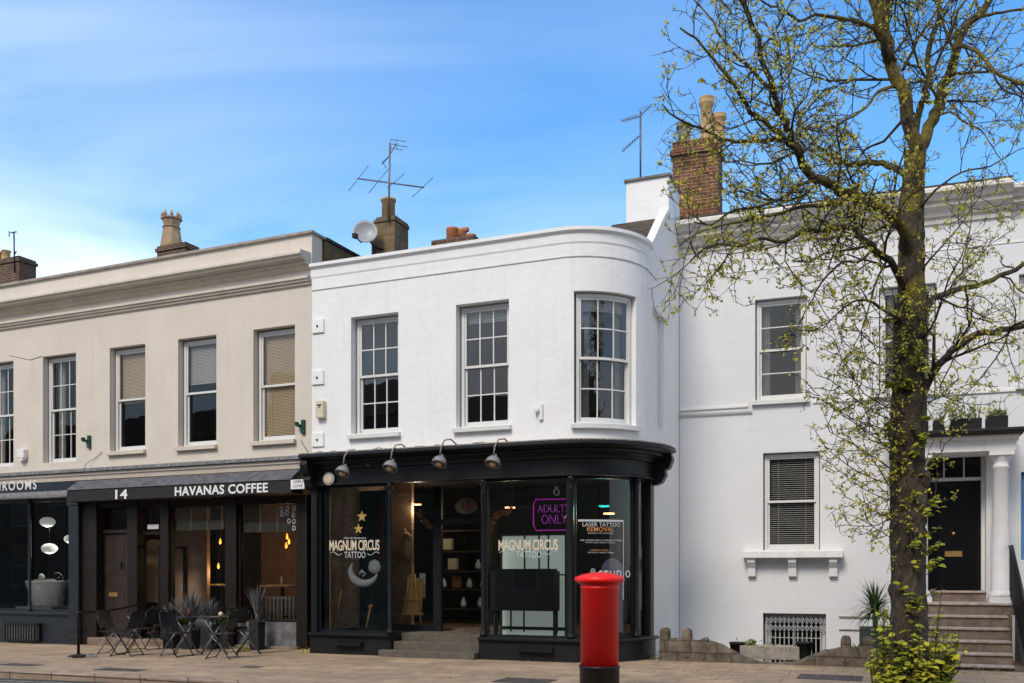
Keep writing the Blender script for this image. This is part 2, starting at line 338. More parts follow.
def wall_mesh(mb, x0, x1, z0, z1, y0, y1, holes):
    xs = {x0, x1}; zs = {z0, z1}
    for h in holes: xs |= {h[0], h[1]}; zs |= {h[2], h[3]}
    xs = sorted(x for x in xs if x0 <= x <= x1); zs = sorted(z for z in zs if z0 <= z <= z1)
    full = []
    for a, b in zip(xs, xs[1:]): full += mb.xs(a, b)[:-1]
    full.append(x1); xs = full
    solid = lambda i, j: 0 <= i < len(xs)-1 and 0 <= j < len(zs)-1 and not any(h[0]-1e-6 < (xs[i]+xs[i+1])/2 < h[1]+1e-6 and h[2]-1e-6 < (zs[j]+zs[j+1])/2 < h[3]+1e-6 for h in holes)
    idx = {}; vs = []; fs = []
    def vi(i, j, k):
        if (i, j, k) not in idx: idx[(i, j, k)] = len(vs); vs.append((xs[i], (y0, y1)[k], zs[j]))
        return idx[(i, j, k)]
    for i in range(len(xs)-1):
        for j in range(len(zs)-1):
            if not solid(i, j): continue
            fs.append((vi(i, j, 0), vi(i+1, j, 0), vi(i+1, j+1, 0), vi(i, j+1, 0)))
            fs.append((vi(i, j, 1), vi(i, j+1, 1), vi(i+1, j+1, 1), vi(i+1, j, 1)))
            if not solid(i-1, j): fs.append((vi(i, j, 0), vi(i, j+1, 0), vi(i, j+1, 1), vi(i, j, 1)))
            if not solid(i+1, j): fs.append((vi(i+1, j, 0), vi(i+1, j, 1), vi(i+1, j+1, 1), vi(i+1, j+1, 0)))
            if not solid(i, j-1): fs.append((vi(i, j, 0), vi(i, j, 1), vi(i+1, j, 1), vi(i+1, j, 0)))
            if not solid(i, j+1): fs.append((vi(i, j+1, 0), vi(i+1, j+1, 0), vi(i+1, j+1, 1), vi(i, j+1, 1)))
    mb.add(vs, fs); return mb
def thing(name, label, cat, loc=(0, 0, 0), rz=0.0, group=None):
    o = bpy.data.objects.new(name, None); COL.objects.link(o); o.location = loc; o.rotation_euler = (0, 0, rz)
    o.empty_display_size = 0.2
    o['label'] = label; o['category'] = cat
    if group: o['group'] = group
    return o
def tag(o, label, cat, group=None):
    o['label'] = label; o['category'] = cat
    if group: o['group'] = group
    return o
def struct(o): o['kind'] = 'structure'; return o
def dup(root, loc, rz, label, group=None):
    r = root.copy(); COL.objects.link(r); r.location = loc; r.rotation_euler = (0, 0, rz); r['label'] = label
    if group: r['group'] = group
    for ch in list(root.children):
        c = ch.copy(); COL.objects.link(c); c.parent = r
        for g in list(ch.children):
            d = g.copy(); COL.objects.link(d); d.parent = c
    return r
def text(body, name, m, parent, x0, x1, z0, z1, y, bold=0.0, warp=None, ext=0.012, spacing=1.0, shear=0.0):
    cu = bpy.data.curves.new('t', 'FONT'); cu.body = body; cu.offset = bold; cu.extrude = 0.02; cu.space_character = spacing; cu.shear = shear
    cu.resolution_u = 3
    o = bpy.data.objects.new('t', cu); COL.objects.link(o)
    dg = bpy.context.evaluated_depsgraph_get(); me = bpy.data.meshes.new_from_object(o.evaluated_get(dg))
    bpy.data.objects.remove(o); bpy.data.curves.remove(cu)
    vs = [v.co.copy() for v in me.vertices]; ax = min(v.x for v in vs); bx = max(v.x for v in vs); az = min(v.y for v in vs); bz = max(v.y for v in vs)
    for v, c in zip(me.vertices, vs):
        p = (x0+(c.x-ax)/(bx-ax)*(x1-x0), y-(c.z+0.02)/0.04*ext, z0+(c.y-az)/(bz-az)*(z1-z0))
        v.co = warp(*p) if warp else p
    me.materials.clear(); me.materials.append(m)
    r = bpy.data.objects.new(name, me); COL.objects.link(r); r.parent = parent
    return r

# ------------------------------------------------------------------ ground levels
def gz_w(u):                              # height of the pavement along the street (white building frame)
    pts = [(-40, -0.12), (WF.u(0), -0.07), (WF.u(300), 0.05), (WF.u(700), 0.06), (WF.u(1000), 0.05), (60, 0.0)]
    for (a, za), (b, zb) in zip(pts, pts[1:]):
        if a <= u <= b: return za+(zb-za)*(u-a)/(b-a)
    return 0.0
def gz(P): return gz_w(P.dot(WF.d)-WF.u0)
def ground_at(px, py):                    # point of the pavement seen at a pixel
    t = EYE*FPX/(py-HY)
    for _ in range(8):
        P = rayp(px, t); t = (EYE-gz(P))*FPX/(py-HY)
    P = rayp(px, t); P.z = gz(P); return P
VK = 11.05-WF.D                            # kerb face, in the white frame
# garden wall line runs parallel to the right-hand house
GWV = -3.05
def back_v(u):                            # where the pavement stops (front of garden wall / under buildings)
    if u < A0+RAD-0.02: return 8.0
    P = WF.world(u, 0); k = (RF.D+GWV+0.12-P.dot(RF.n))/WF.n.dot(RF.n); return k

pav = MB(); us = [-40+i*1.0 for i in range(0, 101)]+[A0+RAD-0.03, A0+RAD-0.01]; us.sort()
rows = 6
vs = []; fs = []
for i, u in enumerate(us):
    b = back_v(u)
    for j in range(rows+1):
        v = VK+0.15+(b-VK-0.15)*j/rows; vs.append((u, v, gz_w(u)))
for i in range(len(us)-1):
    for j in range(rows): a = i*(rows+1)+j; fs.append((a, a+rows+1, a+rows+2, a+1))
pav.add(vs, fs)
o = struct(pav.build('pavement', FLAG)); o.location = WF.org; o.rotation_euler = (0, 0, -WF.t)
kb = MB(); vs = []; fs = []
for i, u in enumerate(us):
    z = gz_w(u); vs += [(u, VK, z-0.28), (u, VK, z-0.012), (u, VK+0.015, z+0.003), (u, VK+0.15, z+0.003), (u, VK+0.15, z-0.28)]
for i in range(len(us)-1):
    for j in range(4): a = i*5+j; fs.append((a, a+5, a+6, a+1))
kb.add(vs, fs); o = struct(kb.build('kerb', KERB)); o.location = WF.org; o.rotation_euler = (0, 0, -WF.t)
rd = MB(); vs = []; fs = []
for i, u in enumerate(us): z = gz_w(u)-0.11; vs += [(u, VK-8.6, z), (u, VK-4, z+0.05), (u, VK, z)]
for i in range(len(us)-1):
    for j in range(2): a = i*3+j; fs.append((a, a+3, a+4, a+1))
rd.add(vs, fs); o = struct(rd.build('road', ASPH)); o.location = WF.org; o.rotation_euler = (0, 0, -WF.t)
YEL = mat('worn_yellow_line', (0.26, 0.23, 0.17), 0.8, 0.6, 12)
for q in (0.28, 0.50):
    yl = MB(); vs = []; fs = []
    for u in us:
        for vv in (VK-q-0.08, VK-q): vs.append((u, vv, gz_w(u)-0.106+0.0125*(VK-vv)))
    for i in range(len(us)-1): fs.append((2*i, 2*i+2, 2*i+3, 2*i+1))
    yl.add(vs, fs); o = struct(yl.build('road_marking', YEL)); o.location = WF.org; o.rotation_euler = (0, 0, -WF.t)
fp = MB().box(-40, 60, VK-14.0, VK-8.6, -0.4, 0.0); o = struct(fp.build('far_pavement', FLAG)); o.location = WF.org; o.rotation_euler = (0, 0, -WF.t)
g = MB().add([(-900, -900, -1.15), (900, -900, -1.15), (900, 900, -1.15), (-900, 900, -1.15)], [(0, 1, 2, 3)])
struct(g.build('ground', CONC))

# ------------------------------------------------------------------ sash window
def sash(parent, F, x0, x1, z0, z1, yrev, cols, rows, sill=None, warp=None, blind=None, m=SASH, curt=False, glass=None, sillm=None, arch=0.0, bw=0.018):
    mb = MB(warp); fw = 0.055; y = yrev
    zm = (z0+z1)/2
    mb.box(x0, x0+fw, y, y+0.11, z0, z1); mb.box(x1-fw, x1, y, y+0.11, z0, z1)
    mb.box(x0+fw, x1-fw, y+0.001, y+0.109, z1-0.06, z1); mb.box(x0+fw, x1-fw, y-0.01, y+0.109, z0, z0+0.035)
    a, b = x0+fw, x1-fw; rw = 0.04
    gl = MB(warp)
    for (s0, s1, yy) in ((zm-0.01, z1-0.06, y+0.015), (z0+0.035, zm+0.03, y+0.055)):
        mb.box(a, a+rw, yy, yy+0.038, s0, s1); mb.box(b-rw, b, yy, yy+0.038, s0, s1)
        bt = 0.045 if yy < y+0.03 else 0.08
        mb.box(a+rw, b-rw, yy+0.001, yy+0.037, s0, s0+bt); mb.box(a+rw, b-rw, yy+0.001, yy+0.037, s1-0.04, s1)
        for c in range(1, cols):
            xx = a+rw+(b-a-2*rw)*c/cols; mb.box(xx-bw/2, xx+bw/2, yy+0.004, yy+0.03, s0+bt, s1-0.04)
        for r in range(1, rows):
            zz = s0+bt+(s1-0.04-s0-bt)*r/rows; mb.box(a+rw, b-rw, yy+0.006, yy+0.028, zz-bw/2, zz+bw/2)
        xs = gl.xs(a+rw-0.005, b-rw+0.005); gv = []; gf = []
        for x in xs: gv += [(x, yy+0.02, s0+bt-0.005), (x, yy+0.02, s1-0.035)]
        for i in range(len(xs)-1): gf.append((2*i, 2*i+2, 2*i+3, 2*i+1))
        gl.add(gv, gf)
    win = mb.build('sash_window', m, parent)
    gl.build('glass', glass or GLASS, win)
    if sill:
        sm = MB(warp); d0 = -0.09
        sm.sweep([(d0, z0-0.10), (d0, z0-0.025), (yrev-0.01, z0-0.001), (yrev-0.01, z0-0.10)], x0-sill, x1+sill)
        sm.build('sill', sillm or m, win)
    if blind:
        zb = blind[0]; k = MB(warp); zz = z1-0.08; op = blind[2] if len(blind) > 2 else 1; bm = blind[1]
        while zz > zb: k.sweep([(y+0.115, zz-0.013*op), (y+0.117, zz-0.013*op), (y+0.129, zz+0.013*op), (y+0.127, zz+0.013*op)], x0+0.07, x1-0.07); zz -= 0.031 if op == 1 else .042
        k.box(x0+0.07, x1-0.07, y+0.112, y+0.14, z1-0.08, z1-0.04)
        for q in (0.25, 0.75): xx = x0+(x1-x0)*q; k.box(xx-0.004, xx+0.004, y+0.110, y+0.112, zb, z1-0.05)
        k.build('blind', bm, win)
    if curt:
        k = MB(warp)
        for (c0, c1) in ((x0+0.06, x0+0.06+(x1-x0)*0.2), (x1-0.06-(x1-x0)*0.16, x1-0.06)):
            n = 14; gv = []; gf = []
            for i in range(n+1):
                xx = c0+(c1-c0)*i/n; yy = y+0.22+0.03*math.sin(i*1.9); gv += [(xx, yy, z0+0.02), (xx, yy, z1-0.05)]
            for i in range(n): gf.append((2*i, 2*i+2, 2*i+3, 2*i+1))
            k.add(gv, gf, True)
        k.build('curtain', CURTAIN, win)
    return win
# ================================================================== BEIGE BUILDING (left)
LB = thing('terrace_building', 'long beige stucco terrace with a deep moulded cornice above two dark shopfronts', 'building', LF.org, -LF.t)
LX0 = LF.u(-190); LZT = 8.55
L_at = LF.at
def Lu(px, v=0.0): return LF.u(px, v)
def Lz(px, py, v=0.0): return LF.z(px, py, v)
ztop_w, zsill = Lz(216, 334.5), Lz(216, 444.0)
lw = []                                   # window openings (x0,x1,z0,z1)
LWD = [(Lu(-42), Lu(13.5), Lz(13, 466), ztop_w, 0), (Lu(42.9), Lu(76), Lz(60, 462), ztop_w, 0), (Lu(109.7), Lu(145.3), zsill, ztop_w, 1),
       (Lu(178.1), Lu(216.4), zsill, ztop_w, 2), (Lu(253.3), Lu(295), zsill, ztop_w, 3)]
LWD[0] = (LWD[0][1]-(LWD[1][1]-LWD[1][0]), LWD[0][1], LWD[0][2], ztop_w, 0)
zb0 = Lz(200, 462)                        # bottom of the upper wall, top of the shopfront
mb = wall_mesh(MB(), LX0, 0.0, zb0, LZT-0.06, 0, 0.35, [q[:4] for q in LWD]); mb.build('wall', BEIGE, LB)
for i, q in enumerate(LWD):
    sash(LB, LF, q[0]+0.03, q[1]-0.03, q[2], q[3]-0.03, 0.15, 3 if q[4] == 0 else 1, 2 if q[4] == 0 else 1, sill=0.06 if q[4] else None,
         blind={0: None, 1: (q[3]-1.25, BLIND), 2: (q[3]-0.95, BLINDG), 3: (q[2]+0.15, BLIND)}[q[4]], sillm=BEIGE2, curt=(q[4] == 0))
cp = MB().box(LX0, 0.04, -0.06, 0.42, LZT-0.06, LZT); cp.build('coping', COPING, LB, bevel=0.01)
ct = Lz(160, 273, -0.3)
co = MB()
co.sweep([(-0.34, ct), (-0.36, ct-0.05), (-0.36, ct-0.09), (-0.33, ct-0.10), (-0.30, ct-0.15), (-0.17, ct-0.18), (-0.17, ct-0.23), (-0.13, ct-0.235), (-0.07, ct-0.30), (0.0, ct-0.32), (0.0, ct+0.03)], LX0, -0.03)
cz = Lz(160, 298, -0.1)
co.sweep([(-0.13, cz), (-0.13, cz-0.05), (-0.10, cz-0.055), (-0.09, cz-0.10), (-0.05, cz-0.105), (-0.05, cz-0.15), (-0.02, cz-0.17), (0, cz-0.17), (0, cz+0.02)], LX0, -0.02)
co.build('cornice', BEIGE2, LB)
# right hand return of the parapet, raw render and soot
pr = MB().box(-0.30, 0.04, 0.42, 4.6, zb0, LZT-0.07); pr.build('party_wall', STONECH, LB)
pc = MB().box(-0.36, 0.08, 0.42, 4.6, LZT-0.07, LZT-0.01); pc.build('party_wall_coping', DGREY, LB)
MB().box(LX0, -0.3, 0.42, 7.4, 7.7, 7.85).build('roof', SLATE, LB)
MB().box(LX0, 0.04, 7.0, 7.35, -0.2, 8.2).build('rear_wall', BRICKD, LB)
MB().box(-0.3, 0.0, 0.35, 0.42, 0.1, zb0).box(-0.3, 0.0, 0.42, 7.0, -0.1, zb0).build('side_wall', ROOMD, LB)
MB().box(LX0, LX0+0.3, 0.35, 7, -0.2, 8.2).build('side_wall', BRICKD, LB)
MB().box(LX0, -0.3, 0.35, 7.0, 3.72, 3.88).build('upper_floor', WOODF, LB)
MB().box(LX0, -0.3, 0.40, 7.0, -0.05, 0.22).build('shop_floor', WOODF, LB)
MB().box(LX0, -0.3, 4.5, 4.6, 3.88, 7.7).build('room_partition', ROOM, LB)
# lead flashing, cream band, under it the shopfronts
zf = zb0
lf_ = MB().sweep([(-0.22, zf-0.03), (-0.225, zf-0.09), (-0.2, zf-0.09), (0.0, zf-0.06), (0.0, zf+0.02)], LX0, -0.1); lf_.build('lead_flashing', LEAD, LB)
zbd = zf-0.27
MB().sweep([(-0.17, zf-0.10), (-0.17, zf-0.16), (-0.14, zf-0.18), (-0.12, zbd), (0.1, zbd), (0.1, zf-0.05), (0, zf-0.06)], LX0, -0.1).build('shop_cornice', BEIGE2, LB)
xb = Lu(82)                                # shop division
# --- bathroom shop
zfb = Lz(60, 490.5, -0.1)
fs_ = MB().box(LX0, xb-0.0, -0.12, 0.12, zfb, zbd-0.002).build('fascia_board', NAVY2, LB)
text('BATHROOMS', 'shop_lettering', LETTER, fs_, Lu(-23, -0.13), Lu(36.5, -0.13), Lz(20, 490, -0.13), Lz(20, 481, -0.13), -0.121, 0.006, spacing=1.25)
zl = Lz(40, 497, -0.15)
MB().sweep([(-0.26, zl-0.02), (-0.26, zl+0.03), (-0.12, zfb-0.003), (0.1, zfb-0.003), (0.1, zl-0.02)], LX0, xb-0.05).build('ledge', LEAD, LB)
zsb = Lz(50, 612)
MB().box(LX0, xb, -0.02, 0.16, -0.25, zsb-0.07).build('stall_riser', NAVY2, LB, bevel=0.008)
MB().box(LX0, xb, -0.08, 0.2, zsb-0.07, zsb).build('shop_sill', NAVY2, LB, bevel=0.01)
pil = MB().box(Lu(72), xb-0.005, -0.10, 0.2, -0.22, zl-0.022)
pil.box(Lu(71), xb+0.01, -0.13, 0.0, 0.25, 0.4).box(Lu(71), xb+0.01, -0.13, 0.0, zl-0.22, zl-0.03); pil.build('pilaster', NAVY2, LB, bevel=0.01)
cl = MB()
for px in (29, -22):
    x = Lu(px); cl = MB(); cl.lathe([(0.055, zsb), (0.06, zsb+0.05), (0.035, zsb+0.1), (0.045, zsb+0.2), (0.035, zsb+0.3), (0.033, zl-0.25), (0.05, zl-0.2), (0.035, zl-0.17), (0.06, zl-0.03)], 12, (x, 0.02, 0)); cl.build('mullion_column', NAVY2, LB)
fr = MB().box(LX0, Lu(72), 0.03, 0.09, zl-0.10, zl-0.023).box(LX0, Lu(72), 0.03, 0.09, zsb+0.001, zsb+0.06).build('window_frame', NAVY2, LB)
MB().add([(LX0, 0.06, zsb+0.05), (Lu(72), 0.06, zsb+0.05), (Lu(72), 0.06, zl-0.09), (LX0, 0.06, zl-0.09)], [(0, 1, 2, 3)]).build('glass', SHOPG, fr)
# --- coffee shop
xr = -0.08
zc0, zc1 = Lz(200, 495, -0.45), Lz(200, 484, -0.45)
aw = MB().sweep([(-0.42, zc1+0.0), (-0.46, zc1+0.005), (-0.14, zbd-0.02), (-0.10, zbd-0.02), (-0.10, zc1)], xb+0.02, xr-0.12); aw.build('awning_cover', AWN, LB)
ab = MB().box(xb+0.02, xr-0.1, -0.44, -0.05, zc0-0.03, zc1-0.002).build('awning_box', AWNBLK, LB, bevel=0.01)
def lt(s, px0, px1, py0, py1, m=LETTER, y=-0.45, bold=0.012, par=None, **k):
    pm = (px0+px1)/2
    return text(s, 'shop_lettering', m, par or ab, Lu(px0, y), Lu(px1, y), Lz(pm, py1, y), Lz(pm, py0, y), y+0.005, bold, **k)
lt('HAVANAS COFFEE', 175, 268, 484.8, 494.2, bold=0.02, spacing=1.05)
lt('14', 115.5, 127.5, 489.5, 499, bold=0.015)
sg = MB().box(Lu(291, -0.46), Lu(304.5, -0.46), -0.468, -0.445, Lz(298, 489, -0.46), Lz(298, 479.5, -0.46)).build('small_sign', LETTER, ab)
for row, tx in ((0, 'LOVE'), (1, 'OPEN')):
    a = Lz(298, 487.3-4.2*row, -0.47); text(tx, 'sign_lettering', BLACKM, ab, Lu(293.5, -0.47), Lu(302.5, -0.47), a, a+0.055, -0.469, 0.0, ext=0.003)
zh = zc0-0.031
st = MB()                                  # posts of the coffee shopfront
for a, b in ((83, 97), (127, 137), (160, 168), (225, 236), (296, 307)):
    st.box(Lu(a), Lu(b), 0.0 if a != 83 else -0.02, 0.22, -0.2, zh)
st.build('shopfront_post', BROWNBLACK, LB, bevel=0.01)
MB().box(xb+0.02, xr-0.1, 0.02, 0.2, zh-0.12, zh-0.002).build('head_beam', BROWNBLACK, LB)
zcs = Lz(265, 622)
ri = MB().box(Lu(168), Lu(225), 0.04, 0.2, -0.2, Lz(200, 616)).box(Lu(236), Lu(296), 0.04, 0.2, -0.2, zcs); ri.build('stall_riser', mat('scuffed_grey_panel', (0.13, 0.13, 0.135), 0.6, 0.5, 6, 0.1, 20, streak=0.4), LB, bevel=0.008)
def shopwin(par, x0, x1, z0, z1, y, m, fw=0.045):
    f = MB().box(x0, x0+fw, y-0.03, y+0.03, z0, z1).box(x1-fw, x1, y-0.03, y+0.03, z0, z1).box(x0+fw, x1-fw, y-0.03, y+0.03, z0, z0+fw).box(x0+fw, x1-fw, y-0.03, y+0.03, z1-fw, z1).build('shop_window', m, par)
    MB().add([(x0+fw-.01, y, z0+fw-.01), (x1-fw+.01, y, z0+fw-.01), (x1-fw+.01, y, z1-fw+.01), (x0+fw-.01, y, z1-fw+.01)], [(0, 1, 2, 3)]).build('glass', SHOPG, f)
    return f
shopwin(LB, Lu(168), Lu(225), Lz(200, 616)+0.001, zh-0.121, 0.12, BROWNBLACK)
w2 = shopwin(LB, Lu(236), Lu(296), zcs+0.001, zh-0.121, 0.12, BROWNBLACK)
dots = MB()                                # ring stickers, top right of the pane
for (px, py) in ((281.5, 509), (287.5, 508), (294, 508.5), (287, 513), (293.5, 515), (289, 521), (294, 521.5), (294, 528), (282, 514)):
    cx, czz = L_at(px, py, 0.11); n = 12; a = len(dots.v)
    vs = [(cx+r*math.cos(2*PI*i/n), 0.108, czz+r*1.15*math.sin(2*PI*i/n)) for r in (0.030, 0.046) for i in range(n)]
    dots.add(vs, [(i, (i+1) % n, (i+1) % n+n, i+n) for i in range(n)])
dots.build('window_sticker', LGREY, w2)
# closed panelled door
zt1 = Lz(112, 531, 0.25); zd0 = 0.14
dr = MB().box(Lu(100, .2), Lu(127, .2), 0.22, 0.27, zd0, zt1-0.06)
for (a, b, c, d) in ((104, 112.5, 540, 575), (115, 123.5, 540, 575), (104, 112.5, 588, 622), (115, 123.5, 588, 622)):
    dr.box(Lu(a, .2), Lu(b, .2), 0.212, 0.225, Lz(112, d, .2), Lz(112, c, .2))
dr = dr.build('door', DOORBROWN, LB, bevel=0.006)
MB().box(Lu(109, .2), Lu(117.5, .2), 0.195, 0.212, Lz(113, 596.5, .2), Lz(113, 592.5, .2)).build('letter_plate', BRASS, dr)
MB().box(Lu(120.8, .2), Lu(121.8, .2), 0.18, 0.222, Lz(121, 569, .2), Lz(121, 562, .2)).build('door_handle', BLACK, dr)
MB().box(Lu(97), Lu(127), 0.16, 0.24, zt1-0.05, zt1+0.0).build('door_transom', DOORBROWN, LB)
shopwin(LB, Lu(99, .2), Lu(127), zt1+0.001, zh-0.121, 0.2, BROWNBLACK, 0.03)
# open glazed door of the coffee shop
zt2 = Lz(150, 533, 0.2)
MB().box(Lu(137), Lu(160), 0.14, 0.22, zt2-0.04, zt2).build('door_transom', BROWNBLACK, LB)
tw = shopwin(LB, Lu(138.5, .2), Lu(160), zt2+0.001, zh-0.121, 0.19, BROWNBLACK, 0.03)
MB().box(Lu(147, .15), Lu(158, .15), 0.165, 0.172, Lz(152, 529, .15), Lz(152, 524.5, .15)).build('paper_notice', LETTER, tw)
od = MB().box(0, 0.04, 0, 0.06, 0, 2.0).box(0.76, 0.8, 0, 0.06, 0, 2.0).box(0.04, 0.76, 0, 0.06, 0, 0.25).box(0.04, 0.76, 0, 0.06, 1.93, 2.0).build('open_door', BROWNBLACK, LB, (Lu(159.5, .25), 0.25, 0.22)); od.rotation_euler = (0, 0, R(88))
# steps under the doors
MB().box(Lu(92), Lu(168), -0.14, 0.3, -0.2, 0.135).build('door_step', STEPST, LB, bevel=0.012)
MB().box(Lu(236), Lu(300), -0.10, 0.04, -0.2, 0.09).build('stone_plinth', STEPST, LB, bevel=0.012)
# rooms
xp = Lu(82, 2.0)
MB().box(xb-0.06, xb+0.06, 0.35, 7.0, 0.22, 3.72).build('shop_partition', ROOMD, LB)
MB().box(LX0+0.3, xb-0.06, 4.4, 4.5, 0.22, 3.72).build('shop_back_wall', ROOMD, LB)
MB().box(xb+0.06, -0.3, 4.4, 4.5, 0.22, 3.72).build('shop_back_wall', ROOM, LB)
MB().box(Lu(166, 1.1), Lu(207, 1.1), 1.1, 1.2, 0.22, 3.7).build('boarded_wall', PLY, LB)
MB().box(Lu(127), Lu(135), 0.24, 0.34, 0.22, 3.7).build('passage_wall', ROOMD, LB)
x0 = Lu(240, 2.6); MB().box(x0, -0.35, 3.4, 3.5, 0.22, 3.7).build('boarded_wall', mat('dark_brown_board', (0.17, 0.11, 0.08), 0.8, 0.2, 3), LB)
# arched niche seen through the open door
nx0, nx1 = Lu(142, 1.2), Lu(166, 1.2)
pts = [(nx0, 0.9), (nx1, 0.9)]+[(nx1-(nx1-nx0)*(1-math.cos(PI*i/12))/2, Lz(150, 552, 1.2)+0.3*math.sin(PI*i/12)) for i in range(13)]
MB().prism(pts, 1.2, 1.24).build('arched_panel', mat('ochre_plaster', (0.62, 0.42, 0.24), 0.8, 0.15, 3), LB)
# roman blinds
for a, b, yb in ((170, 224, 530), (238, 295, 532)):
    k = MB().box(Lu(a, .2), Lu(b, .2), 0.20, 0.215, Lz((a+b)/2, yb, .2), Lz((a+b)/2, yb-9, .2))
    n = 9
    for i in range(n): zz = Lz((a+b)/2, yb-9-i*1.9, .2); k.box(Lu(a, .2), Lu(b, .2), 0.203, 0.212, zz, zz+0.014)
    bl = k.build('roman_blind', mat('sage_canvas', (0.16, 0.165, 0.135), 0.8, 0.2, 8), LB)
    k = MB()
    for q in (0.1, 0.4, 0.7, 0.97): x = Lu(a, .2)+(Lu(b, .2)-Lu(a, .2))*q; k.box(x-0.014, x+0.014, 0.193, 0.199, Lz((a+b)/2, yb, .2), zh-0.12)
    k.build('blind_tape', TABLEW, bl)
# dark vent with slats at the foot of the bathroom shop
vt = MB(); a, b = Lu(4, -.1), Lu(39, -.1); z0, z1 = Lz(20, 641, -.1), Lz(20, 623, -.1)
vt.box(a, b, -0.10, -0.02, z1-0.05, z1).box(a, b, -0.10, -0.02, z0, z0+0.04).box(a, a+0.04, -0.1, -0.02, z0, z1).box(b-0.12, b, -0.1, -0.02, z0, z1)
gr = vt.build('floor_vent', BLACK, LB)
k = MB()
for i in range(12): x = a+0.07+(b-a-0.2)*i/11; k.box(x-0.012, x+0.012, -0.085, -0.04, z0+0.04, z1-0.05)
k.build('vent_slats', STEEL, gr)
# chimneys behind the parapet
def chim(par, F, pxl, pxr, ytop, v, dep, m, z0, oversail=True, name='chimney'):
    a, b = F.u(pxl, v), F.u(pxr, v); zt = F.z((pxl+pxr)/2, ytop, v)
    c = MB().box(a, b, v, v+dep, z0, zt-0.16)
    c.box(a-0.04, b+0.04, v-0.04, v+dep+0.04, zt-0.16, zt-0.07).box(a, b, v, v+dep, zt-0.07, zt)
    return c.build(name, m, par), a, b, zt
c1, a, b, zt = chim(LB, LF, -8, 19, 258, 4.2, 0.6, BRICKD, 7.0)
for px in (-2, 6): MB().lathe([(0.15, zt), (0.135, zt+0.1), (0.12, zt+0.3), (0.15, zt+0.33), (0.145, zt+0.36), (0.1, zt+0.36)], 16, (LF.u(px, 4.5), 4.5, 0)).build('chimney_pot', POT, c1)
ae = MB(); ax = LF.u(14, 4.15); z1 = LF.z(14, 232, 4.15)
ae.tube([(ax+0.02, 4.15, zt-0.5), (ax, 4.15, z1)], 0.022).tube([(ax-0.14, 4.15, z1), (ax+0.1, 4.15, z1-0.01)], 0.02).tube([(ax-0.08, 4.05, z1-0.16), (ax-0.08, 4.05, z1)], 0.015).tube([(ax, 4.15, zt+0.02), (ax+0.16, 4.1, zt+0.08)], 0.02)
o = ae.build('roof_aerial', mat('dark_blue_plastic', (0.02, 0.025, 0.06), 0.5)); o.location = LF.org; o.rotation_euler = (0, 0, -LF.t)
tag(o, 'short dark aerial strapped to the brick chimney at the far left', 'aerial')
c2, a, b, zt = chim(LB, LF, 157, 185.5, 244, 4.6, 0.55, BRICKD, 7.0)
pc_ = LF.u(171.5, 4.9); hw = (b-a)
zt2_ = LF.z(171, 213, 4.9); hh = zt2_-zt
oct_ = [(0.30*hw, zt), (0.30*hw, zt+0.04), (0.22*hw, zt+hh*0.55), (0.255*hw, zt+hh*0.58), (0.20*hw, zt+hh*0.62), (0.24*hw, zt+hh*0.78), (0.285*hw, zt+hh*0.8), (0.285*hw, zt+hh*0.84), (0.21*hw, zt+hh*0.85)]
pt = MB().lathe(oct_, 8, (pc_, 4.9, 0), smooth=False)
for i in range(8):
    q = 2*PI*i/8; x, y = pc_+0.23*hw*math.cos(q), 4.9+0.23*hw*math.sin(q)
    pt.lathe([(0.045, zt+hh*0.84), (0.05, zt+hh*0.92), (0.02, zt+hh*1.0)], 5, (x, y, 0))
pt.build('chimney_pot', mat('weathered_crown_pot', (0.34, 0.24, 0.15), 0.85, 0.3, 6, 0.3, 20, streak=0.5), c2)
# iron brackets
for px, py in ((88.3, 442), (302.5, 427)):
    x, z = L_at(px, py, -0.05); MB().box(x-0.04, x+0.04, -0.05, 0.01, z-0.14, z+0.15).box(x-0.1, x-0.03, -0.12, -0.03, z-0.0, z+0.05).box(x-0.13, x-0.08, -0.14, -0.06, z+0.02, z+0.10).build('flag_bracket', GREENM, LB)
x, z = L_at(22.5, 454, -0.05); o = MB().box(x-0.12, x+0.12, -0.12, 0.0, z-0.1, z+0.11).prism([(x-0.11, z-0.1), (x+0.11, z-0.1), (x+0.03, z-0.18), (x-0.03, z-0.18)], -0.11, 0.0).build('alarm_box', WHITE2, None, bevel=0.015)
o.location = LF.org; o.rotation_euler = (0, 0, -LF.t); tag(o, 'white pointed alarm box on the beige wall above the bathroom shop', 'alarm box')
def cable(par, F, pts, m=BLACKM, r=0.006, v=-0.02, name='cable'):
    p = [];
    for px, py, vv in pts: a = F.at(px, py, vv); p.append((a[0], vv, a[1]))
    return MB().tube(p, r, 5).build(name, m, par)
cable(LB, LF, [(102, 452, -0.02), (95, 458, -0.02), (86, 464, -0.1), (84, 470, -0.25)])
cable(LB, LF, [(301, 440, -0.01), (304, 446, -0.01), (308, 452, -0.03)])
cable(LB, LF, [(9, 355, -0.01), (30, 359.5, -0.01), (42, 356, -0.01)], BEIGE2, 0.008)

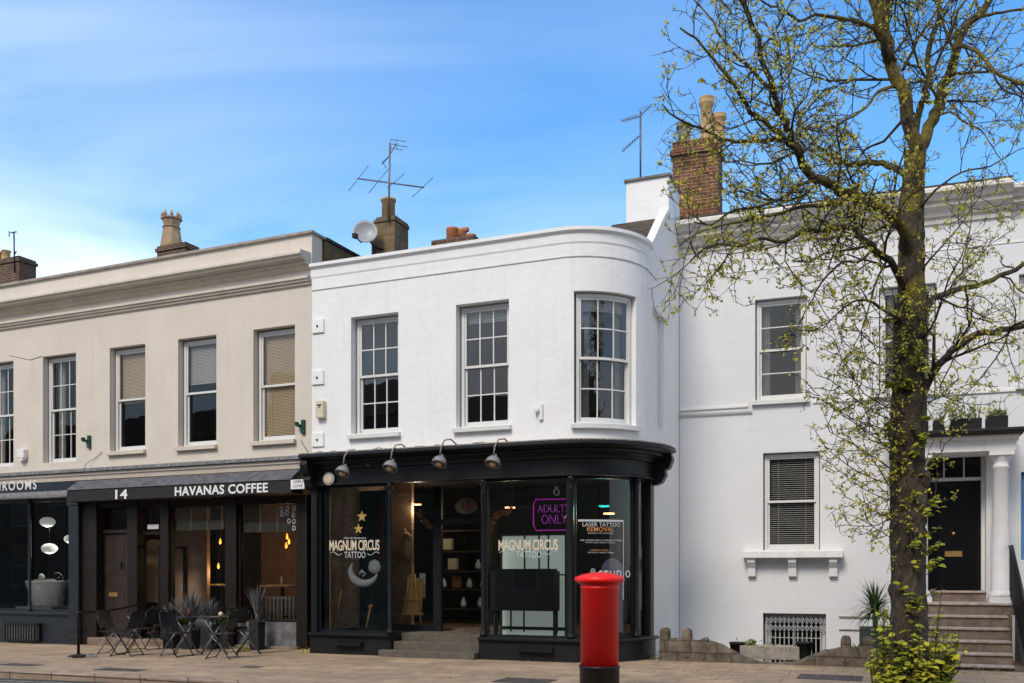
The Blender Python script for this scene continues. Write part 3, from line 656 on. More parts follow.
# ================================================================== WHITE CORNER BUILDING
WB = thing('corner_building', 'white stucco shop with a rounded corner, three sash windows and black shopfront', 'building', WF.org, -WF.t)
WZT = 7.62
zw1, zw0 = wz(456, 305), wz(456, 427.5)
b0, b1 = ws(573.8), ws(636)
WW = [(ws(351), ws(398.4), zw0, zw1), (ws(456), ws(509), zw0, zw1), (b0, b1, wz(605, 423), wz(600, 291.0))]
nich = (ws(652.5), ws(664.5), wz(658, 428), wz(658, 311))
ZS = 3.86                                   # top of the shop cornice
wl = wall_mesh(W(), 0.0, WEND, ZS-0.02, WZT-0.05, 0, 0.32, WW+[nich]); wl.build('wall', WHITE, WB)
W().box(nich[0], nich[1], 0.13, 0.3, nich[2], nich[3]).build('blind_niche', WHITE, WB)
for i, q in enumerate(WW):
    sash(WB, WF, q[0]+0.03, q[1]-0.02, q[2], q[3]-0.02, 0.17 if i < 2 else 0.10, 3, 2, sill=0.07, warp=wwarp, m=SASH, bw=0.022, glass=GLASSR,
         blind=(q[3]-0.30, BLINDG) if i else None, curt=(i == 2))
gv = W(); zg = wz(400, 279)
gv.sweep([(-0.012, zg+0.008), (-0.012, zg-0.008), (0.0, zg-0.012), (0.0, zg+0.012)], 0.0, A1+0.6); gv.build('string_line', mat('weathered_groove', (0.42, 0.41, 0.40), 0.8, 0.3, 9), WB)
cp = W().sweep([(-0.07, WZT-0.03), (-0.07, WZT-0.09), (-0.016, WZT-0.13), (-0.013, WZT-0.28), (0.0, WZT-0.31), (0.0, WZT-0.04), (0.36, WZT-0.04), (0.36, WZT+0.0)], -0.02, A1+0.15); cp.build('coping', WHITE, WB)
# flank wall sweeping up to the chimney block
v0, v1, v2 = RAD+0.15, 2.9, 3.88
zr = 8.78; zk = 9.43
fl = MB(); poly = [(v0, WZT-0.06)]
for i in range(11):
    q = i/10; poly.append((v0+(v1-v0)*q, WZT+0.0+(zr-WZT)*(q*q*(3-2*q)*0.2+0.8*q)))
poly += [(v1, zk), (v2, zk), (v2, WZT-0.06)]
xr_ = A0+RAD
fl.sweep([(p[0], p[1]) for p in poly], xr_-0.16, xr_+0.003); fl.build('flank_parapet', WHITE, WB)
cb_ = MB().box(xr_-0.86, xr_-0.16, v1, v2, 7.6, zk).build('chimney_block', WHITE, WB)
MB().box(xr_-0.90, xr_+0.05, v1-0.04, v2, zk+0.002, zk+0.05).build('block_capping', mat('dirty_capping', (0.16, 0.15, 0.13), 0.8, 0.3, 9), cb_)
MB().prismx([(1.5, WZT-0.02), (2.89, 8.62), (2.89, 7.4), (1.5, 7.37)], xr_-1.15, xr_-0.17).build('roof_slope', SLATE, WB)
MB().prismz([(0, .34), (A0, .34), (A0+.4, .45), (A0+.7, .75), (A0+.9, 1.2), (xr_-.3, 1.9), (xr_-.3, 7.6), (0, 7.6)], 7.2, 7.35).build('roof', SLATE, WB)
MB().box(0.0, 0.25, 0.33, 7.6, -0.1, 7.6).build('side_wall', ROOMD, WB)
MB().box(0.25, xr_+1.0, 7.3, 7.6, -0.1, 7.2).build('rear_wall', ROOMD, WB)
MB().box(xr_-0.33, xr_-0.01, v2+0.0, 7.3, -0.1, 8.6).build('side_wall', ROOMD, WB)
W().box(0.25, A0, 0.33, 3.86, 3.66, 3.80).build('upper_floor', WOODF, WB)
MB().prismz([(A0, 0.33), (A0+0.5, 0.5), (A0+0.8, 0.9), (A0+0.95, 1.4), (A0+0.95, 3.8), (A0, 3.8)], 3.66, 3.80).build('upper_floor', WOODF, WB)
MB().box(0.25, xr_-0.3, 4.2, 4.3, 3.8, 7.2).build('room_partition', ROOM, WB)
# shop cornice, fascia
SE = A1+0.22
k = W().sweep([(-0.44, ZS-0.01), (-0.46, ZS-0.04), (-0.46, ZS-0.07), (-0.43, ZS-0.075), (-0.36, ZS-0.11), (-0.27, ZS-0.13), (-0.27, ZS-0.17), (-0.2, ZS-0.175), (-0.12, ZS-0.23), (-0.10, ZS-0.27), (-0.07, ZS-0.28), (0.1, ZS-0.28), (0.1, ZS-0.03), (0, ZS+0.0)], 0.0, SE)
k.build('shop_cornice', NAVY, WB)
W().sweep([(-0.45, ZS-0.008), (-0.45, ZS+0.012), (0.0, ZS+0.05), (0.0, ZS+0.0)], 0.0, SE).build('cornice_flashing', mat('worn_flashing', (0.26, 0.24, 0.22), 0.6, 0.75, 22, 0.4, 12), WB)
zfb = wz(400, 482.5, -0.05)
fb = W().box(0.05, SE-0.12, -0.06, 0.1, zfb+0.05, ZS-0.282).sweep([(-0.11, zfb), (-0.11, zfb+0.03), (-0.06, zfb+0.05), (0.1, zfb+0.05), (0.1, zfb)], 0.05, SE-0.12).build('fascia_board', NAVY, WB)
# corbel blocks at both ends
for s0, s1 in ((0.0, 0.16), (SE-0.16, SE+0.03)):
    W().sweep([(-0.40, ZS-0.12), (-0.42, ZS-0.2), (-0.36, ZS-0.36), (-0.28, ZS-0.40), (-0.30, ZS-0.48), (-0.22, ZS-0.62), (-0.12, ZS-0.66), (0.05, ZS-0.66), (0.05, ZS-0.12)], s0, s1).build('console_bracket', NAVY, WB)
# plinth and sill
zsl = wz(350, 633, -0.1); GB = -0.2
sL0, sL1 = 0.02, ws(393); sR0 = ws(481); sR1 = A1+0.12
for s0, s1 in ((sL0, sL1), (sR0, sR1)):
    p = W().box(s0, s1, -0.10, 0.12, GB, zsl-0.06).build('stall_riser', NAVY, WB)
    W().sweep([(-0.17, zsl-0.05), (-0.17, zsl-0.02), (-0.13, zsl), (0.14, zsl), (0.14, zsl-0.06), (-0.13, zsl-0.06)], s0, s1+(0.02 if s0 > 1 else 0)).build('shop_sill', NAVY, WB)
for a, b in ((335, 362), (517, 553)):
    s0, s1 = ws(a, -.15), ws(b, -.15); z = wz((a+b)/2, 644 if a < 400 else 650, -.2)
    W().sweep([(-0.22, z-0.03), (-0.22, z), (-0.10, z+0.05), (-0.10, z-0.03)], s0, s1).build('letter_ledge', BLACK, WB)
# piers and colonnettes
def colon(s, y=-0.03, r=0.038):
    a = wwarp(s, y, 0); z1 = zfb-0.002; z0 = zsl+0.001
    return MB().lathe([(r*1.7, z0), (r*1.7, z0+0.05), (r*1.2, z0+0.08), (r*1.35, z0+0.12), (r, z0+0.17), (r*0.95, z1-0.25), (r*1.3, z1-0.22), (r, z1-0.18), (r*1.1, z1-0.12), (r*1.8, z1-0.05), (r*1.8, z1)], 14, (a[0], a[1], 0))
for px in (391, 484, 571, 635.5): colon(ws(px)).build('colonnette', NAVY, WB)
W().box(0.04, ws(319), -0.09, 0.12, GB, zfb-0.003).build('pier', NAVY, WB, bevel=0.01)
W().box(ws(647), A1+0.12, -0.07, 0.12, zsl+0.001, zfb-0.003).build('pier', NAVY, WB)
W().box(ws(568.5), ws(573.5), 0.0, 0.08, zsl+0.001, zfb-0.003).box(ws(634), ws(637), 0.0, 0.08, zsl+0.001, zfb-0.003).build('window_frame', NAVY, WB)
def wwin(s0, s1, z0, z1, y, fw=0.04, m=NAVY, g=SHOPG):
    f = W().box(s0, s0+fw, y-0.025, y+0.025, z0, z1).box(s1-fw, s1, y-0.025, y+0.025, z0, z1).box(s0+fw, s1-fw, y-0.024, y+0.024, z0, z0+fw).box(s0+fw, s1-fw, y-0.024, y+0.024, z1-fw, z1).build('shop_window', m, WB)
    gl = W(); xs = gl.xs(s0+fw-.01, s1-fw+.01); gv = []; gf = []
    for x in xs: gv += [(x, y, z0+fw-.01), (x, y, z1-fw+.01)]
    for i in range(len(xs)-1): gf.append((2*i, 2*i+2, 2*i+3, 2*i+1))
    gl.add(gv, gf, True).build('glass', g, f); return f
zg0, zg1 = zsl+0.001, zfb-0.003
wa = wwin(ws(319), ws(389.5), zg0, zg1, 0.03)
wb_ = wwin(ws(486), ws(568.5), zg0, zg1, 0.03)
wc = wwin(ws(574), ws(634), zg0, zg1, 0.03)
wd = wwin(ws(637), ws(647), zg0, zg1, 0.03, 0.025)
# entrance: steps, inner screen, open doorway
sD0, sD1 = sL1, sR0
zst = [0.175, 0.32, 0.465]
MB().box(ws(377, -.3), sD1-0.02, -0.26, 0.0, -0.15, zst[0]).build('entrance_step', GSTEP, WB, bevel=0.012)
MB().box(sD0+0.005, sD1-0.005, 0.0, 0.3, -0.15, zst[1]).build('entrance_step', GSTEP, WB, bevel=0.012)
MB().box(sD0+0.005, sD1-0.005, 0.3, 1.3, -0.15, zst[2]).build('entrance_step', GSTEP, WB, bevel=0.012)
yi = 0.95
xa, xb_, xc, xd = WF.u(393.5, yi), WF.u(434, yi), WF.u(442, yi), WF.u(484, yi)
sc = MB().box(xb_, xc, yi-0.04, yi+0.05, zst[2], zfb).box(xc, xd+0.1, yi-0.03, yi+0.04, WF.z(460, 524, yi), WF.z(460, 519, yi)).box(xa-0.3, xb_, yi-0.03, yi+0.04, zst[2], zst[2]+0.12).box(xd, xd+0.1, yi-0.03, yi+0.05, zst[2], zfb).build('inner_screen', NAVY, WB)
MB().add([(xa-0.3, yi, 0.64), (xb_, yi, 0.64), (xb_, yi, zfb), (xa-0.3, yi, zfb)], [(0, 1, 2, 3)]).build('glass', SHOPG, sc)
ov = MB(); cx, cz_ = WF.at(466, 506, yi-.04); n = 28
ov.add([(cx, yi-0.03, cz_)]+[(cx+0.24*math.cos(2*PI*i/n), yi-0.03, cz_+0.155*math.sin(2*PI*i/n)) for i in range(n)], [(0, 1+i, 1+(i+1) % n) for i in range(n)])
ov = ov.build('number_plate', mat('grey_oval', (0.16, 0.16, 0.12), 0.3, 0.2, 6), sc)
text('18', 'door_number', mat('red_lettering', (0.35, 0.03, 0.02), 0.5), sc, cx-0.09, cx+0.09, cz_-0.07, cz_+0.08, yi-0.034, 0.01, ext=0.008)
MB().add([(xd, 0.08, zst[2]), (xd, 0.93, zst[2]), (xd, 0.93, zfb), (xd, 0.08, zfb)], [(0, 1, 2, 3)]).build('lobby_glass', SHOPG, WB)
W().box(0.25, ws(393)-0.02, 0.14, 1.4, 0.3, zsl-0.07).box(sR0+0.04, ws(560), 0.14, 1.2, 0.3, zsl-0.07).build('display_platform', BLACKM, WB)
# shop room
MB().box(0.25, xr_-0.2, 1.35, 7.3, 0.35, 0.5).build('shop_floor', WOODF, WB)
MB().box(0.25, A0+0.1, 0.34, 1.3, 3.5, 3.6).box(0.25, xr_-0.05, 1.3, 7.3, 3.5, 3.6).build('ceiling', ROOMD, WB)
MB().box(0.26, 0.34, 0.14, 2.6, 0.5, 3.5).box(0.34, 1.0, 2.2, 2.3, 0.5, 3.5).build('inner_wall', BRICKI, WB)
MB().box(0.34, xr_-0.35, 4.6, 4.7, 0.5, 3.5).build('shop_back_wall', ROOMD, WB)
MB().box(0.05, 0.3, 0.12, 0.4, -0.1, 3.7).build('inner_pier', ROOMD, WB)
# flank wall below the cornice
wall_mesh(W(), A1+0.121, WEND, -1.2, ZS-0.021, 0, 0.32, []).build('flank_wall', WHITE, WB)
# tie plates, bracket
for x0, x1, y0, y1 in ((312.7, 324.6, 318.5, 332.5), (310.8, 322.6, 370, 384.3), (309.5, 322.5, 432.3, 446.5)):
    s0 = max(0.01, WF.u(x0)); z0, z1 = WF.z(x1, y1), WF.z(x1, y0)
    p = MB().box(s0, s0+0.27, -0.035, 0.0, z0, z0+0.27).build('tie_plate', WHITE, WB, bevel=0.006)
    MB().lathe([(0.02, 0), (0.02, 0.02), (0.008, 0.03)], 8).rot(0, Matrix.Translation((s0+0.13, -0.034, z0+0.13)) @ Matrix.Rotation(PI/2, 4, 'X')).build('bolt_head', BLACK, p)
x, z = WF.at(320.7, 409.5, -.05); o = MB().box(x-0.09, x+0.09, -0.11, 0, z-0.17, z+0.17).build('junction_box', CREAM, None, bevel=0.02)
o.location = WF.org; o.rotation_euler = (0, 0, -WF.t); tag(o, 'cream plastic alarm box at the left edge of the white upper wall', 'alarm box')
MB().box(-0.04, 0.05, -0.116, -0.109, 0.02, 0.05).box(-0.01, 0.02, -0.116, -0.109, -0.02, 0.0).build('box_mark', BLACK, o, (x, 0, z+0.04))
s0 = ws(541.3); z = wz(541, 412); MB().box(s0-0.035, s0+0.035, -0.05, 0.0, z-0.14, z+0.14).box(s0-0.11, s0-0.02, -0.11, -0.03, z+0.0, z+0.05).build('flag_bracket', WHITE2, WB)
# worn wiring along the cornice
p = [];
for i in range(26):
    px = 312+i*7.4; s0 = ws(px, -.3); p.append(wwarp(s0, -0.3+0.02*math.sin(i*1.7), ZS+0.02+0.018*math.sin(i*0.9)+0.02*math.sin(i*2.3)))
MB().tube(p, 0.009, 5).build('cable', mat('old_cable', (0.2, 0.17, 0.14), 0.7, 0.5, 20), WB)
# ---------- lettering on the panes
def wtext(s, px0, px1, py0, py1, m, par, y=0.02, bold=0.0, name='shop_lettering', **k):
    pm = (px0+px1)/2
    return text(s, name, m, par, ws(px0, y), ws(px1, y), wz(pm, py1, y), wz(pm, py0, y), y, bold, warp=wwarp, ext=0.003, **k)
for (q0, q1, yt, par) in ((329.5, 379.5, 540, wa), (498.5, 558, 539.5, wb_)):
    d = (q1-q0)
    wtext('MAGNUM CIRCUS', q0, q1, yt, yt+(10.5 if d < 55 else 11), CREAML, par, bold=0.016, spacing=0.92)
    wtext('TATTOO', q0+d*0.30, q0+d*0.72, yt+11.6, yt+18, LGREY, par, bold=0.0)
    for sgn, c in ((-1, q0+d*0.13), (1, q0+d*0.88)):
        pts = []
        for i in range(14):
            t_ = i/13; px = c+(t_-0.5)*d*0.24; py = yt+13.5+1.6*math.sin(t_*2*PI)*sgn
            pts.append(wwarp(ws(px, .02), 0.016, wz(px, py, .02)))
        MB().tube(pts, 0.006, 4).build('lettering_flourish', LGREY, par)
def star(par, px, py, r, m):
    x, z = ws(px, .02), wz(px, py, .02); vs = []
    for i in range(10):
        q = PI/2+PI*i/5; rr = r if i % 2 == 0 else r*0.42; vs.append((x+rr*math.cos(q), z+rr*math.sin(q)))
    W().prism(vs, 0.016, 0.02).build('window_star', m, par)
star(wa, 362, 516.5, 0.115, GOLDL); star(wa, 358.5, 529, 0.105, GOLDL)
wtext('Old & Bespoke', 344, 366, 537, 539.4, LGREY, wa, bold=0.0)
# poster panel and lettering on the curved pane
pb = W(); s0, s1 = ws(578, .015), ws(623.5, .015)
pb.box(s0, s1, 0.012, 0.016, wz(600, 521.5), wz(600, 519.5)).box(s1-0.012, s1, 0.012, 0.016, wz(600, 600), wz(600, 521.6)); pb.build('poster_edge', LGREY, wc)
wtext('LASER TATTOO', 582.5, 620, 522.5, 526.5, LGREY, wc, bold=0.0)
wtext('REMOVAL', 587, 614, 527, 531.5, ORANGEL, wc, bold=0.006)
wtext('BOOK IN STORE', 588, 613, 532.6, 533.8, LGREY, wc)
wtext('ASK INSIDE FOR A CONSULTATION', 580, 621.5, 539.5, 541, LGREY, wc); wtext('WITH OUR TEAM TODAY', 585, 615, 542, 543.2, LGREY, wc)
wtext('OPEN DAILY', 590, 611, 549.4, 551, ORANGEL, wc); wtext('PATCH TESTS FREE', 588, 614, 552, 553.2, LGREY, wc)
wtext('STUDIO', 599, 630, 570.5, 577.5, LETTER, wc, y=0.018, spacing=1.3)
wtext('@', 590.5, 595.5, 568.5, 573.5, LGREY, wc, y=0.018)
# round topped lilac banner behind the curved pane
LIL = mat('lilac_poster', (0.42, 0.36, 0.52), 0.6, 0.08, 4)
s0, s1 = ws(601, .10), ws(623, .10); zt_ = wz(612, 572, .10); rr = (s1-s0)/2
W().prism([(s0, wz(612, 632, .1)), (s1, wz(612, 632, .1))]+[((s0+s1)/2+rr*math.cos(PI*i/14), zt_+rr*math.sin(PI*i/14)) for i in range(15)], 0.10, 0.104).build('window_banner', LIL, wc)
# ================================================================== WHITE HOUSE (right)
HB = thing('town_house', 'white lined stucco town house with a black panelled door behind the tree', 'building', RF.org, -RF.t)
HX1 = RF.u(1150); HZT = 8.80
ru, rz_ = RF.u, RF.z
zu0, zu1 = rz_(780, 399), rz_(780, 297.5)
RW = [(ru(755), ru(806.5), zu0, zu1), (ru(879), ru(936), zu0, zu1), (ru(1019), ru(1075), zu0, zu1),
      (ru(763), ru(820), rz_(790, 550), rz_(790, 452)), (ru(1021), ru(1075), rz_(1020, 560), rz_(1020, 472)),
      (ru(763), ru(826), -1.0, rz_(795, 613.5))]
dx0, dx1 = ru(925.5), ru(985.5); zth = 1.27; zdh = rz_(955, 451)
wall_mesh(MB(), 0.004, HX1, -1.2, HZT-0.4, 0, 0.35, RW+[(dx0, dx1, zth, zdh)]).build('wall', ASHLAR, HB)
sash(HB, RF, RW[0][0]+.02, RW[0][1]-.02, zu0, zu1-.02, 0.12, 1, 2, sill=0.08, curt=True, bw=0.02, glass=GLASSR)
sash(HB, RF, RW[1][0]+.02, RW[1][1]-.02, zu0, zu1-.02, 0.12, 1, 2, sill=0.08, curt=True, bw=0.02, glass=GLASSR)
sash(HB, RF, RW[2][0]+.02, RW[2][1]-.02, zu0, zu1-.02, 0.12, 1, 2, sill=0.08, bw=0.02)
sash(HB, RF, RW[3][0]+.02, RW[3][1]-.02, RW[3][2], RW[3][3]-.02, 0.12, 1, 1, blind=(RW[3][2]+0.1, BLINDG, .5))
sash(HB, RF, RW[4][0]+.02, RW[4][1]-.02, RW[4][2], RW[4][3]-.02, 0.12, 1, 1, m=mat('blue_window_paint', (0.08, 0.22, 0.45), 0.5))
sash(HB, RF, RW[5][0]+.02, RW[5][1]-.02, -1.0, RW[5][3]-.02, 0.2, 2, 2)
# broad stone sill on brackets
z = RW[3][2]; sb = MB().box(ru(742, -.25), ru(843, -.25), -0.28, 0.10, z-0.16, z-0.02).build('balcony_sill', WHITE2, HB, bevel=0.012)
k = MB()
for px in (751, 792, 833):
    x = ru(px, -.2); k = MB(); k.prismx([(-0.22, z-0.161), (-0.22, z-0.24), (-0.12, z-0.36), (-0.10, z-0.52), (0.0, z-0.54), (0.0, z-0.161)], x-0.075, x+0.075); k.build('sill_bracket', WHITE2, sb)
zs_ = rz_(679, 409); MB().sweep([(-0.035, zs_), (-0.035, zs_-0.045), (0, zs_-0.06), (0, zs_+0.01)], 0.01, ru(748)).sweep([(-0.035, zs_), (-0.035, zs_-0.045), (0, zs_-0.06), (0, zs_+0.01)], ru(813), ru(1016)).build('string_course', WHITE2, HB)
MB().box(0.02, ru(752), -0.05, -0.03, zs_-0.16, zs_-0.13).build('cable', mat('grey_cable', (0.4, 0.4, 0.4)), HB)
# parapet and cornice
ce = ru(1013, -.3)
prof = [(-0.42, HZT-0.06), (-0.45, HZT-0.10), (-0.45, HZT-0.16), (-0.38, HZT-0.18), (-0.33, HZT-0.26), (-0.25, HZT-0.28), (-0.25, HZT-0.36), (-0.14, HZT-0.40), (-0.10, HZT-0.50), (-0.04, HZT-0.52), (-0.04, HZT-0.62), (0.0, HZT-0.64), (0.0, HZT-0.39), (0.35, HZT-0.39), (0.35, HZT)]
MB().sweep(prof, 0.006, ce).sweep([(max(p[0]+0.12, -0.33) if p[0] < 0 else p[0], p[1]-0.06) for p in prof], ce+0.002, HX1).build('cornice', mat('dirty_white_cornice', (0.66, 0.63, 0.57), 0.75, 0.12, 5, 0.3, 25, streak=0.6), HB)
MB().box(0.02, ce-.02, -0.43, 0.0, HZT-0.058, HZT-0.028).build('cornice_flashing', mat('dark_lead', (0.05, 0.05, 0.052), .7, .4, 9), HB)
zq = rz_(790, 266); MB().sweep([(-0.015, zq+0.01), (-0.015, zq-0.015), (0, zq-0.02), (0, zq+0.015)], 0.01, HX1).build('frieze_line', WHITE2, HB)
MB().box(0.02, HX1, 0.36, 7.5, HZT-0.75, HZT-0.6).prismx([(0.35, HZT-0.02), (0.36, HZT+0.05), (4.2, HZT+0.5), (7.6, HZT-0.3), (4.2, HZT+0.3)], -0.2, HX1).build('roof', LEAD, HB)
MB().box(0.01, 0.3, 0.36, 7.5, -1.2, HZT-0.7).box(HX1-0.3, HX1, 0.36, 7.5, -1.2, HZT-0.7).build('side_wall', ROOMD, HB)
MB().box(0.01, HX1, 7.2, 7.5, -1.2, HZT-0.5).build('rear_wall', ROOMD, HB)
MB().box(0.3, HX1-0.3, 0.36, 7.2, 1.0, 1.2).box(0.3, HX1-0.3, 0.36, 7.2, 4.5, 4.7).box(0.3, HX1-0.3, 3.0, 3.1, -1.2, 8.0).build('inner_floor', ROOM, HB)
# folding window grille over the basement window
gb = MB(); x0, x1 = RW[5][0], RW[5][1]; z1 = RW[5][3]-0.03
n = 13
for i in range(n+1): x = x0+0.06+(x1-x0-0.08)*i/n; gb.box(x-0.011, x+0.011, 0.10, 0.118, -0.95, z1)
for i in range(n):
    xa_ = x0+0.06+(x1-x0-0.08)*i/n; xb2 = x0+0.06+(x1-x0-0.08)*(i+1)/n
    for zc in (z1-0.05, z1-0.2, -0.2):
        gb.tube([(xa_, 0.095, zc), (xb2, 0.095, zc-0.14)], 0.008, 4).tube([(xb2, 0.095, zc), (xa_, 0.095, zc-0.14)], 0.008, 4)
gb.box(x0+0.02, x1-0.02, 0.09, 0.12, z1, z1+0.025); gb.build('window_grille', mat('grey_grille', (0.34, 0.35, 0.36), 0.5, 0.1), HB)
# lintel scribing and the raised panel line by the tree
MB().box(ru(839), ru(880), -0.03, 0, rz_(850, 617.5), rz_(850, 616)).box(ru(839), ru(880), -0.03, 0, rz_(850, 630), rz_(850, 629)).build('wall_ledge', COPING, HB)
# portico
ye = -1.02
zl0 = 1.07
xc1 = ru(1000.5, -0.72); xc0 = 2*((dx0+dx1)/2)-xc1+0.02
ent0, ent1 = rz_(960, 452, -0.9), rz_(960, 437, -0.9)
pe = MB().box(xc0-0.22, xc1+0.22, -0.92, 0.0, ent0, ent1-0.10).sweep([(-0.92, ent1-0.10), (-1.02, ent1-0.04), (-1.02, ent1), (0, ent1), (0, ent1-0.10)], xc0-0.26, xc1+0.26).build('portico_entablature', WHITE2, HB)
MB().sweep([(-1.16, ent1+0.03), (-1.18, ent1+0.06), (-1.18, ent1+0.10), (0.0, ent1+0.14), (0.0, ent1+0.002), (-1.05, ent1+0.002)], xc0-0.32, xc1+0.32).build('portico_roof', mat('black_asphalt_roof', (0.02, 0.018, 0.018), 0.7, 0.4, 8), HB)
rcol = 0.145
for x in (xc0, xc1):
    zb = zl0+0.001; c = MB().box(x-0.20, x+0.20, -0.92, -0.52, zb, zb+0.10)
    c.lathe([(0.19, zb+0.10), (0.195, zb+0.15), (0.165, zb+0.19), (rcol, zb+0.22), (rcol, zb+1.2), (rcol*0.86, ent0-0.30), (rcol*1.02, ent0-0.28), (rcol*0.86, ent0-0.25), (rcol*0.86, ent0-0.17), (rcol*1.25, ent0-0.10), (rcol*1.3, ent0-0.08)], 28, (x, -0.72, 0))
    c.box(x-0.20, x+0.20, -0.92, -0.52, ent0-0.08, ent0-0.001); c.build('column', WHITE2, HB)
MB().box(dx1+0.0, dx1+0.24, -0.10, 0.0, zl0, ent0-0.001).box(dx0-0.24, dx0, -0.10, 0.0, zl0, ent0-0.001).build('pilaster', WHITE2, HB, bevel=0.01)
# door
dxa, dxb = dx0+0.03, dx1-0.06
df = MB().box(dx0, dxa, 0.1, 0.24, zth, zdh).box(dxb, dx1, 0.1, 0.24, zth, zdh)
zt = rz_(955, 481, .15); df.box(dxa, dxb, 0.11, 0.23, zt, zt+0.06).box(dxa, dxb, 0.11, 0.23, zdh-0.05, zdh)
for px in (944, 964): x = ru(px, .12); df.box(x-0.012, x+0.012, 0.12, 0.2, zt+0.06, zdh-0.05)
df = df.build('door_frame', WHITE2, HB)
MB().add([(dxa, .16, zt+.05), (dxb, .16, zt+.05), (dxb, .16, zdh-.04), (dxa, .16, zdh-.04)], [(0, 1, 2, 3)]).build('fanlight_glass', GLASS, df)
DB = mat('black_gloss_door', (0.006, 0.006, 0.007), 0.22, 0.2, 8, coat=0.3)
dr = MB().box(dxa, dxb, 0.19, 0.235, zth+0.01, zt)
wd_ = dxb-dxa; hd = zt-zth
for (a, b, c, d) in ((0.10, 0.46, 0.40, 0.93), (0.54, 0.90, 0.40, 0.93), (0.10, 0.46, 0.06, 0.28), (0.54, 0.90, 0.06, 0.28)):
    X0, X1, Z0, Z1 = dxa+wd_*a, dxa+wd_*b, zth+hd*c, zth+hd*d
    for (p, q, r, s) in ((X0, X1, Z0, Z0+0.03), (X0, X1, Z1-0.03, Z1), (X0, X0+0.03, Z0+0.03, Z1-0.03), (X1-0.03, X1, Z0+0.03, Z1-0.03)): dr.box(p, q, 0.172, 0.192, r, s)
dr = dr.build('door', DB, HB)
xm = (dxa+dxb)/2; MB().box(xm-0.15, xm+0.15, 0.176, 0.19, zth+hd*0.31, zth+hd*0.36).build('letter_plate', BRASS, dr)
MB().lathe([(0.03, 0), (0.035, 0.03), (0.02, 0.05)], 12).rot(0, Matrix.Translation((xm, 0.19, zth+hd*0.52)) @ Matrix.Rotation(PI/2, 4, 'X')).build('door_knob', BRASS, dr)
MB().lathe([(0.035, 0), (0.03, 0.025), (0.015, 0.04)], 12).rot(0, Matrix.Translation((xm, 0.19, zth+hd*0.83)) @ Matrix.Rotation(PI/2, 4, 'X')).build('door_knocker', STEEL, dr)
# steps
sx0, sx1 = xc0-0.26, xc1+0.10
zg_ = 0.05
def stone_step(x0, x1, y0, y1, z0, z1):
    s_ = MB(); s_.box(x0, x1, y0+0.02, y1, z0, z1-0.045).build('door_step', STEPST, HB)
    MB().box(x0, x1, y0-0.015, y1, z1-0.043, z1).build('step_nosing', NOSING, HB, bevel=0.012)
stone_step(dx0, dx1, -0.12, 0.2, zl0+0.001, zth)
stone_step(xc0-0.24, xc1+0.24, -1.0, 0.0, 0.86, zl0)
zs = [0.86, 0.66, 0.46, 0.27, 0.09]
for i, z in enumerate(zs):
    v = -1.0-0.28*(i+1); x1_ = RF.u(1008.5+1.6*i, v)
    stone_step(sx0, x1_, v, v+0.28 if i else -1.0, (zs[i+1] if i < 4 else -0.2), z)
    if i: pass
fill = MB().box(sx0, xc1+0.2, -2.38, 0.0, -1.2, 0.05).box(sx0+0.01, xc1+0.15, -1.0, -0.01, 0.05, 0.85)
for i in range(1, 5): fill.box(sx0+0.01, xc1+0.05, -1.0-0.28*i+0.0, -1.0-0.28*(i-1), 0.05, zs[i]-0.01 if i < 5 else 0.05)
fill.build('step_core', STEPST, HB)
# sloping stone string beside the steps
x0 = xc1+0.15
MB().prismx([(-2.75, -0.2), (-2.75, 0.16), (-1.05, 1.12), (-0.93, 1.06), (-0.93, -0.2)], x0+0.05, x0+0.22).build('stair_string', COPING, HB, bevel=0.01)
# brick stack and pots above the party wall
c3v = 1.6
a, b = ru(672.5, c3v), ru(718.5, c3v); dep = 0.62
zc_t = rz_(695, 139, c3v); zc_m = rz_(695, 153, c3v)
ck = MB().box(a, b, c3v, c3v+dep, 8.0, zc_m).box(a-0.05, b+0.05, c3v-0.05, c3v+dep+0.05, zc_m, zc_m+0.11).box(a-0.02, b+0.02, c3v-0.02, c3v+dep+0.02, zc_m+0.11, zc_m+0.2).box(a, b, c3v, c3v+dep, zc_m+0.2, zc_t).build('chimney', BRICK, HB)
MB().prismx([(c3v-0.06, 8.3), (c3v-0.06, HZT+0.3), (c3v-0.01, HZT+0.42), (c3v+dep+0.05, HZT+0.42), (c3v+dep+0.05, 8.3)], a-0.05, b+0.06).build('chimney_base', STONECH, ck)
def pot(px, y0, y1, r, v, m=POT, sq=False):
    x = ru(px, v); z1 = rz_(px, y1, v); z0 = zc_t-0.01; h = z1-z0
    MB().lathe([(r*1.25, z0), (r*1.25, z0+0.06), (r*1.02, z0+0.12), (r, z0+h*0.55), (r*0.95, z0+h*0.8), (r*1.22, z0+h*0.84), (r*1.3, z0+h*0.9), (r*1.1, z0+h*0.93), (r*1.25, z0+h*0.97), (r*1.2, z1), (r*0.8, z1), (r*0.8, z1-0.1)], 20 if not sq else 4, (x, v, 0), smooth=not sq).build('chimney_pot', m, ck)
pot(684, 0, 125, 0.14, c3v+0.3, mat('grey_pot', (0.2, 0.2, 0.15), 0.8, 0.3, 6))
pot(706.5, 0, 98, 0.135, c3v+0.22)
pot(719, 0, 115, 0.135, c3v+0.42)
